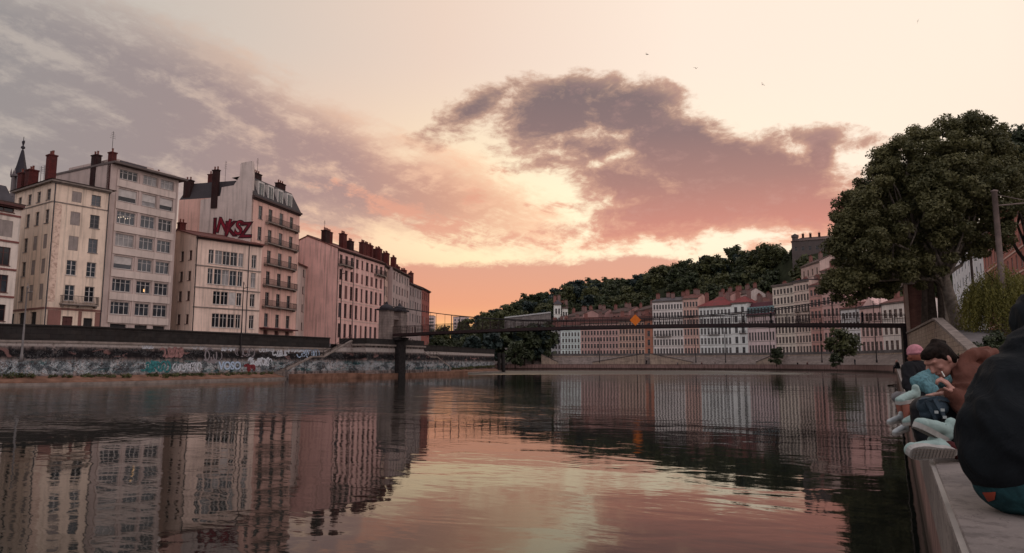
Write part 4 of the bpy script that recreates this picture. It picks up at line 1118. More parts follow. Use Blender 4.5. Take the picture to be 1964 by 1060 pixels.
big_tree('plane_tree', 'dark plane tree with several close stems behind the brick bridge tower', b1, f1_,
         [e(1755, 405, 84, 7, 6, 6), e(1690, 470, 84, 5, 5, 5.5), e(1810, 385, 86, 4.2, 6, 4.5)], .55, 220, 240, .21, LF_DK, BARKD, group=TG, seed=5, sub=30)
b2 = P(1905, 600, 92); b2.z = Z_RB; f2_ = P(1905, 520, 91)
b3 = P(1995, 640, 74); b3.z = Z_RB; f3_ = P(1985, 500, 74)
big_tree('plane_tree', 'plane tree with dark loose crown above the brick-red building', b3, f3_,
         [e(1965, 300, 76, 4.6, 5, 3.4), e(1930, 315, 76, 3.4, 5, 2.6), e(2050, 300, 76, 5, 6, 3.6), e(1935, 280, 77, 2.4, 3, 1.6)], .5, 190, 230, .2, LF_DK, BARKD, group=TG, seed=8, sub=22)
# extra stems grouped with the second tree
for k, (px, lean) in enumerate(((1772, -6), (1806, -14), (1816, -22))):
    pb = P(px, 625, 80); pb.z = Z_RB; pt = P(px + lean, 480, 80)
    mb = MB(); mb.tube([(0, 0, -.3), (0, 0, .2), (pt - pb) * .5 + Vector((.2, .1, 0)), pt - pb], [.5, .38, .3, .2], 8)
    for j in range(5):
        limb(mb, (pt - pb) * (.6 + .08 * j), (pt - pb) * .9 + Vector((rng.uniform(-4, 4), rng.uniform(-4, 4), rng.uniform(0, 3))), .16, .03, .15, 5, 900 + k * 10 + j)
    tt = thing('plane_tree', ('slim dark plane trunk close behind the brick bridge tower', 'slim plane trunk leaning toward the river between its thicker neighbours', 'slim plane trunk right beside the pale leaning one')[k], 'tree', pb, 0, TG)
    mb.build('trunk', BARKD if k < 2 else BARK, tt, True)
    C = crown_centres([(*(pt - pb + Vector((0, 0, 4.5))), 2.3, 2.3, 1.8)], 26); link('crown', quads_mesh('crown', leaf_cloud(C, 120, 1.2, .26), [LF_DK]), tt)
# willow and laurel on the low quay
wt = P(1935, 690, 60); wt.z = Z_LOW
t = thing('willow_tree', 'yellow-green weeping willow hanging over the low quay beside the ramp', 'tree', wt)
mb = MB(); mb.tube([(0, 0, -.3), (.2, 0, 2.5), (.1, .2, 5.2)], [.38, .26, .2], 8); 
V = []; 
for k in range(900):
    a = nr.random() * 6.283; rr = 3.1 * nr.random() ** .5; top = Vector((rr * math.cos(a), rr * math.sin(a), 8.1 - .22 * rr * rr + .5 * nr.normal()))
    if k < 14: limb(mb, (.1, .2, 4.6), top, .13, .03, .15, 5, k)
    L = 1.6 + 3.2 * nr.random() * (rr / 3.1) ** .5; L = min(L, top.z - 1.1); n = int(L / .085)
    z = top.z - np.arange(n) * .085; sw = nr.normal(scale=.10, size=2); f = np.linspace(0, 1, n)
    c = np.stack([top.x + sw[0] * f * 2 + nr.normal(scale=.06, size=n) + .5 * math.cos(a) * f ** .5, top.y + sw[1] * f * 2 + nr.normal(scale=.06, size=n) + .5 * math.sin(a) * f ** .5, z], 1)
    d = nr.normal(size=(n, 3)) * np.array([.5, .5, .2]) - np.array([0, 0, .9]); d /= np.linalg.norm(d, axis=1, keepdims=True)
    s2 = np.cross(d, nr.normal(size=(n, 3))); s2 /= np.linalg.norm(s2, axis=1, keepdims=True)
    l = (.16 + .09 * nr.random(n))[:, None]
    V.append(np.stack([c, c + d * l * .5 + s2 * .045, c + d * l, c + d * l * .5 - s2 * .045], 1))
mb.build('trunk', BARKD, t, True); link('crown', quads_mesh('crown', np.concatenate(V), [LF_WI]), t)
def bush(name, label, base, blobs, nclump, nleaf, lsize, leaf, spread=.5, group=None, trunk=True, cat='bush'):
    base = Vector(base); t = thing(name, label, cat, base, 0, group)
    C = crown_centres([(b[0] - base.x, b[1] - base.y, b[2] - base.z, *b[3:]) for b in blobs], nclump, .35)
    mb = MB(); r = random.Random(len(C))
    for k in range(7):
        c = Vector(C[r.randrange(len(C))]); limb(mb, (0, 0, -.15), c, .09 + .03 * c.length / 2, .02, .15, 4, k)
    mb.build('trunk' if trunk else 'stem', BARKD, t, True)
    link('crown' if trunk else 'foliage', quads_mesh('crown', leaf_cloud(C, nleaf, spread, lsize), [leaf]), t); return t
lb_ = P(1900, 700, 50); lb_.z = Z_LOW
bush('laurel_bush', 'dark rounded laurel bush under the weeping willow', lb_, [e(1890, 675, 50, 1.5, 1.3, 1.0), e(1925, 668, 50, 1.5, 1.3, 1.2), e(1870, 685, 50, .9, 1, .7), e(1960, 680, 50, 1.4, 1.3, 1.0)], 90, 90, .12, LF_DK, .45, trunk=False)

# ------------------------------------------------------------------ poles and lamps
def pole(name, label, x, y, z0, h, r0, r1, arm=None, mat=None, group=None, lamp=True):
    t = thing(name, label, 'pole', (x, y, z0), 0, group); mb = MB()
    mb.lathe((0, 0, 0), [(r0 * 1.5, -.2), (r0 * 1.5, .5), (r0 * 1.1, .6), (r0, 1.2), (r0 * .8, h * .45), (r0 * .72, h * .46), (r1, h), (r1 * 1.3, h + .02), (r1 * 1.3, h + .12), (r1 * .4, h + .2)], 10)
    mb.build('shaft', mat or GREYJ, t, True)
    if arm:
        mb = MB(); mb.tube([(0, 0, arm[2]), (arm[0], arm[1], arm[2] + .1)], .06, 6); mb.tube([(0, 0, arm[2] + 1.0), (arm[0] * .55, arm[1] * .55, arm[2] + .1)], .025, 5); mb.build('arm', mat or GREYJ, t)
    return t
CONC = plain('pole_grey', lin(128, 112, 106), .8, .2, .2, 2.0)
p_ = P(1907, 368, 59); pole('trolley_pole', 'thick tapering grey trolley pole with side arm rising above the willow', p_.x, p_.y, Z_LOW, p_.z - Z_LOW, .34, .22, (4.8, .2, p_.z - Z_LOW - 1.2), CONC, 'trolley poles on the right street')
p_ = P(1858, 445, 82); pole('trolley_pole', 'slender grey trolley pole between plane tree and white building', p_.x, p_.y, Z_RB, 12.6, .2, .13, None, CONC, 'trolley poles on the right street')
for px, py0, py1, Z, lab in ((40, 690, 555, 74.5, 'grey lamp post on the river wall before the cream corner house'), (460, 680, 545, 100, 'thin dark lamp post on the river wall before the low peach house'), (652, 655, 515, 120, 'thin dark lamp post before the corner of the long pink house')):
    a = P(px, py0, Z); bt = P(px, py1, Z); a.x = max(a.x, -77.0 + .28) if Z < 110 else a.x
    a = Vector((-76.75, PX(px, -76.75).y, a.z)) if Z < 110 else a
    pole('lamp_post', lab, a.x, a.y, a.z, bt.z - a.z, .11, .06, (.9, 0, (bt.z - a.z) * .93), M_IRON if px > 100 else GREYJ, 'lamp posts along the left quay')
# ------------------------------------------------------------------ right bank buildings
RBG = 'houses along the right bank'
FW, FG = plain('far_frame', lin(150, 140, 136), .7), GL_D
def rhouse(label, pl, pr, Z, D, wall, cols, rows, w=1.1, roof=('gable', 2.5), rmat=None, ch=2, shut=None, frame=None, base=.8, trim=None, tops=None, name='town_house', group=RBG, hfrac=.64, zb=Z_RB, glass=None, bal=None, gf=None):
    TL, TR = corner(pl, pr, Z * 1.075)
    if group == RBG:                                   # one continuous frontage following the bend of the street
        zf = lambda x: float(np.interp(x, [1057, 1251, 1340, 1433, 1481, 1551, 1612, 1742], [322, 308, 297, 283, 273, 254, 240, 210]))
        TL = P(pl[0], pl[1], zf(pl[0])); q_ = P(pr[0], pr[1], zf(pr[0])); TR = Vector((q_.x, q_.y, TL.z))
    h = House(name, label, TL, TR, zb, D, wall, group=group)
    fl = (h.H - .5) / rows
    for r in range(rows):
        for c in range(cols):
            hh = fl * hfrac * (.8 if r == rows - 1 else 1.0)
            h.win('F', h.W * (c + .65) / (cols + .3), base + fl * r, min(w * 1.12, h.W / cols * .62), hh, far=True, fm=frame or FW, gm=glass or GL_D, shut=shut if r else None)
    h.walls(roof[1] if roof[0] == 'gable' else 0)
    rmat = rmat or TILE
    if roof[0] == 'gable': h.gable(roof[1], rmat, .5, .5)
    elif roof[0] == 'hip': h.hip(roof[1], rmat, .6)
    else: h.flat(rmat, .6, .35)
    h.cornice(trim or M_COPE, .45, .35)
    for v in range(1, rows): h.band(base + fl * v - .45, base + fl * v - .28, trim or M_COPE, p=.08)
    if bal:
        for (r, f0, f1) in bal: h.balcony(f0 * h.W, f1 * h.W, base + fl * r - .1, .8)
    for i in range(ch + 1): h.chimney(h.W * (i + .3) / (ch + 1) + .4 * (i % 2), D * (.36 + .2 * (i % 2)), 1.5, .9, .8, roof[1] + 1.6 + .5 * (i % 2), plain('far_chimney', lin(128, 100, 94)) if i % 3 else plain('far_rose_chimney', lin(132, 88, 80)), 3)
    return h
def c_(nm, r, g, b, d=.2):
    m = (r + g + b) / 3; return stucco(nm, lin(*[min(232, (v * .78 + m * .22) * 1.1) for v in (r, g, b)]), d)
rhouse('grey pair of storeys house at the wooded end of the right bank', (1057, 626), (1076, 624), 302, 12, c_('pale_grey_r', 150, 150, 150), 3, 5, 1.3, ch=1)
rhouse('mint-white house between grey and long pink houses', (1076, 623), (1113, 621), 300, 12, c_('mint_r', 186, 200, 192), 6, 5, 1.3, ch=1, frame=WHITE)
rhouse('long dusty pink house with five window rows on the right bank', (1113, 619), (1186, 616), 297, 12, c_('dusty_pink_r', 178, 138, 128), 12, 5, 1.3, ch=2)
rhouse('tan house adjoining the long dusty pink house', (1186, 615), (1236, 612), 294, 12, c_('tan_r', 178, 140, 122), 8, 5, 1.3, ch=2)
rhouse('narrow burnt-orange house beside the tall white one', (1236, 612), (1251, 611), 292, 12, c_('burnt_orange_r', 162, 98, 74), 1, 4, 1.0, ch=1)
rhouse('tall grey-white house with slate roof and six window rows', (1251, 578), (1309, 571), 288, 13, c_('grey_white_r', 196, 184, 176), 10, 6, 1.3, ('gable', 1.8), LEAD, 3, bal=[(2, .1, .6)])
rhouse('apricot house between tall grey-white and red-roofed white house', (1309, 572), (1339, 568), 280, 13, c_('apricot_r', 190, 148, 132), 5, 6, 1.3, ('gable', 2.0), TILE, 2)
rhouse('white house with red hipped roof facing the river bend', (1340, 588), (1402, 581), 276, 14, c_('clean_white_r', 206, 200, 190), 9, 5, 1.2, ('hip', 4.2), TILER, 2, frame=WHITE, bal=[(2, .3, .62)])
rhouse('narrow white wing under red roof joining the white corner house', (1402, 581), (1432, 584), 267, 12, c_('clean_white_r', 206, 200, 190), 2, 5, 1.1, ('hip', 3.2), TILER, 1, bal=[(2, .5, .9), (3, .5, .9)])
h = rhouse('low rose house with teal dormers under a dark red mansard', (1433, 606), (1485, 599), 262, 13, c_('rose_grey_r', 196, 170, 166), 9, 3, 1.1, ('flat', 0), LEAD, 0)
mb = MB(); H_ = h.H + .36; mb.face([(-.2, -.5, H_), (h.W + .2, -.5, H_), (h.W, 3.0, H_ + 5.0), (0, 3.0, H_ + 5.0)]); mb.face([(0, 3, H_ + 5), (h.W, 3, H_ + 5), (h.W, 10, H_ + 6), (0, 10, H_ + 6)]); mb.face([(-.2, -.5, H_), (0, 3, H_ + 5), (0, 10, H_ + 6), (0, 12, H_)]); mb.build('mansard', tilemat('dark_red_mansard', lin(98, 48, 56), lin(78, 42, 48)), h.o)
for k in range(8):
    mb = MB(); x = h.W * (k + .6) / 8.2; mb.box(x - .62, x + .62, -.2, 2.2, H_ + .1, H_ + 3.1, 0); mb.box(x - .4, x + .4, -.26, -.201, H_ + .4, H_ + 2.6, 1); mb.build('dormer', [plain('teal_dormer', lin(126, 150, 152)), GL_D], h.o)
for f in (.2, .65): h.chimney(f * h.W, 5, 1.6, 1.2, 4, 8.2, plain('far_chimney', lin(128, 100, 94)), 3)
rhouse('tall cream house with overhanging cornice and six window rows', (1481, 549), (1521, 539), 252, 14, c_('cream_r', 206, 182, 164), 6, 7, 1.25, ('flat', 0), plain('slab_grey', lin(120, 106, 100)), 2)
rhouse('tall beige house with glazed attic and planted balconies', (1521, 541), (1551, 529), 243, 14, c_('beige_r', 196, 170, 154), 5, 7, 1.3, ('flat', 0), LEAD, 2, bal=[(4, .1, .4), (4, .55, .9), (3, .1, .95)])
rhouse('terracotta house squeezed beside the salmon tower house', (1551, 548), (1573, 540), 232, 13, c_('terracotta_r', 174, 122, 110), 3, 6, 1.3, ('gable', 2), TILE, 1)
rhouse('salmon tall house half hidden by the plane tree', (1573, 520), (1612, 502), 226, 13, c_('salmon_r', 186, 140, 130), 5, 7, 1.3, ('gable', 2.2), TILE, 2)
rhouse('white house beneath the plane tree branches', (1612, 592), (1648, 584), 212, 12, c_('chalk_r', 190, 184, 180), 5, 4, 1.1, ('gable', 2), TILE, 1)
h = rhouse('pink house with small triangular pediment behind the footbridge railing', (1648, 590), (1690, 578), 203, 12, c_('pediment_pink_r', 196, 156, 146), 5, 3, 1.1, ('flat', 0), LEAD, 0)
mb = MB(); mb.face([(h.W * .2, -.3, h.H + .36), (h.W * .8, -.3, h.H + .36), (h.W * .5, -.3, h.H + 3.0)]); mb.face([(h.W * .2, 6, h.H + .36), (h.W * .5, 6, h.H + 3.0), (h.W * .8, 6, h.H + .36)]); mb.face([(h.W * .2, -.3, h.H + .36), (h.W * .5, -.3, h.H + 3), (h.W * .5, 6, h.H + 3), (h.W * .2, 6, h.H + .36)]); mb.face([(h.W * .5, -.3, h.H + 3), (h.W * .8, -.3, h.H + .36), (h.W * .8, 6, h.H + .36), (h.W * .5, 6, h.H + 3)]); mb.build('pediment', h.wall, h.o)
rhouse('plain cream house between pediment house and brick tower', (1690, 582), (1742, 560), 193, 12, c_('plain_cream_r', 204, 184, 172), 5, 3, 1.2, ('gable', 2), TILE, 1)
# on the street to the right
TL = Vector((25.6, 212, 30.0)); TR = Vector((25.2, 164, 30.0))
h = House('apartment_house', 'white apartment house with blue-grey windows behind the plane trunks', TL, TR, Z_RB, 12, c_('cool_white_r', 190, 192, 194), group='houses on the right street')
for r in range(7):
    for c in range(9): h.win('F', h.W * (c + .6) / 9.3, 1.0 + 3.5 * r, 1.3, 2.1, far=True, fm=GREYJ, gm=GL_D)
h.walls(2); h.gable(2, LEAD)
TL = Vector((25.2, 163.9, 28.5)); TR = Vector((23.8, 88, 28.5))
h = House('apartment_house', 'brick-red apartment house with pale-framed arched windows at the street', TL, TR, Z_RB, 12, c_('brick_red_r', 156, 94, 82), group='houses on the right street')
for r in range(6):
    for c in range(20): h.win('F', h.W * (c + .6) / 20.3, 1.0 + 3.55 * r, 1.25, 2.3, 'case', WHITE, GL_D)
h.walls(2)
for v in range(1, 6): h.band(3.55 * v + .2, 3.55 * v + .45, plain('pale_pink_trim', lin(206, 176, 164)), p=.1)
h.cornice(plain('pale_pink_trim', lin(206, 176, 164)), .6, .5); h.gable(2, TILE)
# second tier behind the pink row, on the slope
for i, (pl, pr, Z, col, lab) in enumerate((((1085, 607), (1118, 603), 325, (150, 112, 104), 'dull pink hillside house above the mint-white house'), ((1122, 602), (1160, 600), 328, (142, 104, 98), 'brownish hillside house with pale upper windows above the pink row'), ((1166, 600), (1206, 596), 326, (150, 108, 100), 'rose hillside house under chimneys above the tan house'), ((1212, 598), (1250, 590), 318, (140, 92, 84), 'reddish hillside house beside the tall grey-white house'))):
    rhouse(lab, pl, pr, Z, 10, c_('tier_%d' % i, *col), 5, 5, 1.2, ('gable', 2.2), TILEB, 2, group='houses on the hillside', frame=FW, glass=GL_C if i == 1 else None)
for i, (pl, pr, Z, col, lab) in enumerate((((1372, 572), (1398, 568), 300, (172, 128, 118), 'grey-pink back house behind the red hipped roof'), ((1405, 566), (1432, 562), 298, (186, 170, 160), 'pale back house with tall chimneys behind the white wing'), ((1440, 582), (1476, 577), 290, (196, 186, 174), 'cream gable house rising behind the teal dormers'), ((1536, 512), (1572, 500), 262, (176, 146, 134), 'dun back house with stacks above the terracotta house'))):
    rhouse(lab, pl, pr, Z, 10, c_('back_%d' % i, *col), 4, 7, 1.2, ('gable', 2.4), TILEB if i % 2 else TILE, 3, group='back houses above the right bank')
# pale little chateau and long terrace wall on the slope
rhouse('small pale tower house standing among hillside trees', (1063, 583), (1076, 583), 335, 6, c_('bone_r', 200, 196, 186), 2, 5, .9, ('hip', 2.5), LEAD, 1, name='tower_house', group='houses on the hillside')
rhouse('small white villa half hidden by hillside trees', (1078, 590), (1089, 590), 337, 6, c_('bone_r', 200, 196, 186), 2, 5, .9, ('hip', 1.8), TILEB, 1, name='villa', group='houses on the hillside')
a, b = P(968, 624, 345), P(1056, 600, 350)
mb = MB(); mb.face([(*a.xy, Z_RB - 2), (*b.xy, Z_RB - 2), (*b.xy, b.z), (*a.xy, P(972, 610, 345).z)])
a2, b2 = a + Vector((-1, 3, 0)), b + Vector((-1, 3, 0)); za = P(972, 610, 345).z
mb.face([(*a.xy, za), (*b.xy, b.z), (*b2.xy, b.z), (*a2.xy, za)]); mb.face([(*a2.xy, 0), (*a2.xy, za), (*b2.xy, b.z), (*b2.xy, 0)])
w_ = thing('terrace_wall', 'long pale terrace wall cut into the wooded hillside', 'wall', (*a.xy, Z_RB)); under(mb.build('wall_face', masonry('terrace_stone', lin(140, 132, 128), lin(122, 116, 112), lin(100, 94, 92), 2, .8, .3, 'xy')), w_)
mb = MB(); mb.beam((*a.xy, za + .3), (*b.xy, b.z + .3), 1.2, .6); under(mb.build('coping', plain('pale_coping', lin(176, 176, 174))), w_)
# fort on the hilltop
TL, TR = corner((1518, 463), (1604, 457), 326)
h = House('hilltop_fort', 'grey hilltop fort with turret and chimneys above the wood', TL, TR, 30, 14, c_('fort_stone', 80, 70, 67, .4), cat='fort')
for c in range(6): h.win('F', h.W * (c + .6) / 6.3, h.H - 4.5, 1.2, 1.8, far=True, fm=GREYJ, gm=GL_D)
h.walls(); h.hip(2.6, TILEB, .4, 4)
mb = MB(); mb.lathe((1.5, 2, h.H - 8), [(1.4, 0), (1.4, 10), (1.7, 10.1), (1.7, 11.2), (1.2, 11.3), (.1, 12)], 10); mb.build('turret', h.wall, h.o)
for f in (.25, .42, .62, .85): h.chimney(f * h.W, 6, 1.0, 1.0, 1.0, 4.0, BRICKD, 2)

# distant blocks down the valley
for i, (px0, px1, py, Z, lab) in enumerate(((869, 898, 608, 620, 'pale distant tower block beyond the footbridge'), (820, 832, 606, 560, 'slim distant tower block at the end of the left-bank row'))):
    TL, TR = corner((px0, py), (px1, py), Z)
    h = House('tower_block', lab, TL, TR, 0, 14, c_('distant_block_%d' % i, 176, 150, 144), cat='building', group='distant tower blocks')
    for r in range(9):
        for c in range(4): h.win('F', h.W * (c + .6) / 4.3, h.H * .35 + h.H * .65 * r / 9.3 + .5, 1.6, 1.6, far=True, fm=FW, gm=GL_B)
    h.walls(); h.flat(plain('slab_grey', lin(120, 106, 100)), .1, .6)

# church spire over the left roofs
sp = P(40, 330, 150); top = P(43, 262, 150).z
t = thing('church_spire', 'slender dark church spire with open belfry behind the left roofs', 'spire', (sp.x, sp.y, Z_ST))
hb = P(40, 340, 150).z - Z_ST; STN = plain('spire_stone', lin(112, 104, 104), .9, .2, .2, .6); SLT = plain('spire_slate', lin(44, 40, 46), .7)
mb = MB(); mb.box(-1.6, 1.6, -1.6, 1.6, 0, hb - 4.5); mb.build('tower', STN, t)
mb = MB()
for k in range(8):
    a = k * math.pi / 4; mb.box(1.35 * math.cos(a) - .22, 1.35 * math.cos(a) + .22, 1.35 * math.sin(a) - .22, 1.35 * math.sin(a) + .22, hb - 4.5, hb)
mb.lathe((0, 0, hb - 4.6), [(1.9, 0), (1.9, .35), (1.7, .4)], 8); mb.lathe((0, 0, hb - .1), [(1.85, 0), (1.95, .3), (1.6, .5)], 8); mb.lathe((0, 0, hb - 4.5), [(.7, 0), (.7, 4.5)], 8)
for k in range(8): a = k * math.pi / 4 + .39; mb.lathe((1.7 * math.cos(a), 1.7 * math.sin(a), hb + .2), [(.2, 0), (.16, .7), (.02, 1.5)], 5)
mb.build('belfry', STN, t)
ht = top - Z_ST; mb = MB(); mb.lathe((0, 0, hb + .3), [(1.45, 0), (.85, (ht - hb) * .3), (.28, (ht - hb) * .62), (.1, (ht - hb) * .66)], 8); mb.build('spire', SLT, t)
mb = MB(); z0 = hb + .3 + (ht - hb) * .66; mb.lathe((0, 0, z0), [(.1, 0), (.42, .2), (.42, .5), (.12, .8), (.3, 1.5), (.3, 1.7), (.07, 2.0), (.06, ht - z0)], 8); mb.box(-.5, .5, -.05, .05, ht - 1.1, ht - .95); mb.build('finial', SLT, t)

# ------------------------------------------------------------------ wooded hill
ridge = [(860, 668, 520), (905, 640, 480), (950, 622, 455), (990, 600, 445), (1050, 585, 440), (1100, 572, 435), (1150, 564, 430), (1200, 562, 425), (1260, 540, 420), (1330, 530, 410), (1400, 516, 395), (1450, 508, 380), (1496, 500, 348), (1524, 478, 335), (1600, 472, 322), (1700, 500, 300), (1800, 510, 290), (1950, 530, 280)]
RG = [P(*r) for r in ridge]
foot = [Vector((-262, 300, Z_RB)), Vector((-215, 300, Z_RB)), Vector((-190, 300, Z_RB)), Vector((-168, 296, Z_RB)), Vector((-140, 294, Z_RB)), Vector((-122, 292, Z_RB)), Vector((-106, 297, Z_RB)), Vector((-92, 299, Z_RB)), Vector((-72, 305, Z_RB)), Vector((-52, 304, Z_RB)), Vector((-34, 300, Z_RB)), Vector((-18, 293, Z_RB)), Vector((-4, 280, Z_RB)), Vector((8, 268, Z_RB)), Vector((24, 252, Z_RB)), Vector((40, 240, Z_RB)), Vector((60, 220, Z_RB)), Vector((90, 200, Z_RB))]
NV = 14
for f_ in foot: f_.y += 12
def hill_pt(s, t):
    i = min(int(s), len(RG) - 2); f = s - i; a = foot[i].lerp(foot[i + 1], f); b = RG[i].lerp(RG[i + 1], f)
    if t <= 1: p = a.lerp(b, t); p.z = a.z + (b.z - a.z) * (t ** .8)
    else: p = b + (b - a) * (t - 1) * 1.2; p.z = b.z - (b.z - a.z) * (t - 1) ** 2 * .6
    return p
mb = MB(); ns = (len(RG) - 1) * 3
grid = [[hill_pt(i / 3, j / (NV - 4)) for j in range(NV)] for i in range(ns + 1)]
for i in range(ns):
    for j in range(NV - 1): mb.face([grid[i][j], grid[i + 1][j], grid[i + 1][j + 1], grid[i][j + 1]])
tag(mb.build('hillside', plain('hill_earth', (.030, .034, .018, 1), .95, .1, .3, .1), None, True), kind='structure')
def crown_proto(seed, rx, rz_, leaf, n=26, nl=44, size=.75):
    C = crown_centres([(0, 0, rz_ * .9, rx, rx, rz_), (rx * .35, .2, rz_ * 1.3, rx * .6, rx * .6, rz_ * .6)], n, .5); C[:, 2] = np.maximum(C[:, 2], .6)
    V = leaf_cloud(C, nl, rx * .42, size); me = quads_mesh('crown', V, [leaf])
    mb = MB(); mb.tube([(0, 0, -2.0), (0, 0, .6), (.2, .1, rz_ * 1.1)], [.35, .25, .1], 6)
    for k in range(4): limb(mb, (0, 0, rz_ * .5), Vector(C[k * 3]), .12, .04, .1, 3, k)
    return me, mb.mesh('trunk', [BARKD], True), V
PROT = [crown_proto(1, 5.0, 4.6, LF_OL), crown_proto(2, 4.2, 5.0, LF_DK), crown_proto(3, 5.8, 4.4, LF_OL), crown_proto(4, 3.6, 5.4, LF_BL)]
# individual trees one can tell apart along the ridge; the rest of the wood is one mass
kinds = ['olive-green broadleaf tree', 'dark upright tree', 'spreading olive-green tree', 'narrow blue-green tree']
def tree_copy(k, p, sc, rz, label, group):
    t = thing('hill_tree', label, 'tree', p, rz, group); t.scale = (sc, sc, sc)
    link('crown', PROT[k][0], t); link('trunk', PROT[k][1], t); return t
r = random.Random(21); n_ind = 0
for s in np.arange(.5, 13.2, .21):
    k = r.choice((0, 1, 1, 2, 3)) if s > 6 else r.choice((1, 3, 3, 1, 0)); p = hill_pt(s, r.uniform(.9, 1.03)); p.z -= .6
    if 12.0 < s < 14.6: k = 1
    sc = r.uniform(.5, 1.4) * (.35 if 12.0 < s < 14.6 else 1.0) * (1.0 if s > 3 else .8)
    tree_copy(k, p, sc, r.uniform(0, 6), kinds[k] + ' standing on the skyline of the wooded hill', 'skyline trees on the wooded hill: ' + kinds[k]); n_ind += 1
Vs, Ms = [], []
for i in range(430):
    s = r.uniform(.2, 16.8); t_ = r.uniform(.12, 1.1) ** .9
    if 11.6 < s < 14.8 and t_ > .62: continue
    p = hill_pt(s, t_)
    q = Vector((p.x, p.y)); 
    k = r.choice((0, 1, 1, 2)) if s > 6 else r.choice((1, 3, 3, 0)); sc = r.uniform(.45, 1.3); a = r.uniform(0, 6.28); V = PROT[k][2]
    if r.random() < .35: V = V[::2]
    ca, sa = math.cos(a), math.sin(a); W = V.copy() * sc; X = W[..., 0] * ca - W[..., 1] * sa; Y = W[..., 0] * sa + W[..., 1] * ca
    W = np.stack([X + p.x, Y + p.y, W[..., 2] + p.z - 1.2], -1); Vs.append(W); Ms.append(np.full(len(W), k))
o = link('hillside_wood', quads_mesh('hillside_wood', np.concatenate(Vs), [LF_OL, LF_DK, LF_OL, LF_BL], np.concatenate(Ms)))
tag(o, 'dense dark green wood covering the hillside above the right-bank houses', 'wood', kind='stuff')

# trees at the waterside
def shore_tree(label, px, Z, zb, k, sc, name='shore_tree', group=None, sz=None):
    p = P(px, 700, Z); p.z = zb; t = thing(name, label, 'tree', p, px * .7, group); t.scale = (sc, sc, sz or sc); link('crown', PROT[k][0], t); link('trunk', PROT[k][1], t); return t
for i, (px, Z, k, sc) in enumerate(((905, 262, 3, .9), (925, 272, 1, 1.2), (945, 268, 3, 1.1), (965, 276, 1, 1.3), (985, 282, 3, 1.35), (1005, 280, 1, 1.4), (1022, 284, 3, 1.5), (1040, 288, 1, 1.5), (1052, 292, 3, 1.2), (890, 300, 1, 1.0), (868, 290, 3, .8), (848, 280, 1, .7))):
    shore_tree('blue-green waterside tree beneath the footbridge deck' if k == 3 else 'dark waterside tree beneath the footbridge deck', px, Z, Z_RB - 1, k, sc, group='waterside trees under the bridge: ' + ('blue-green' if k == 3 else 'dark'))
shore_tree('round bushy dark green tree on the low quay before the salmon house', 1616, 196, Z_LOW + 2.2, 0, .78, sz=.85)
shore_tree('small dark tree at the water below the mansard house', 1489, 236, Z_LOW + .4, 1, .55)
shore_tree('little round dark shrub tree on the quay lip', 1603, 188, Z_LOW - .3, 1, .34)
shore_tree('small bushy tree hanging at the left end of the far embankment', 988, 248, Z_LOW, 1, .85)
for i, (px, Z) in enumerate(((838, 190), (850, 196), (862, 200), (875, 205))): shore_tree('low dark tree behind the far parapet of the graffiti wall', px, Z, Z_ST - 1.6, 1, .55, group='trees behind the far parapet')
# far-bank lamp posts
for px, Z, hh in ((1150, 268, 9), (1222, 268, 9), (1392, 262, 11), (1577, 224, 13), (1682, 186, 16), (1479, 244, 13), (1335, 266, 9)):
    p = P(px, 700, Z); pole('street_lamp', 'dark street lamp standing on the right-bank embankment', p.x, p.y, Z_LOW + .8, hh, .16, .09, (1.0, 0, hh * .95), M_IRON, 'street lamps on the right embankment')
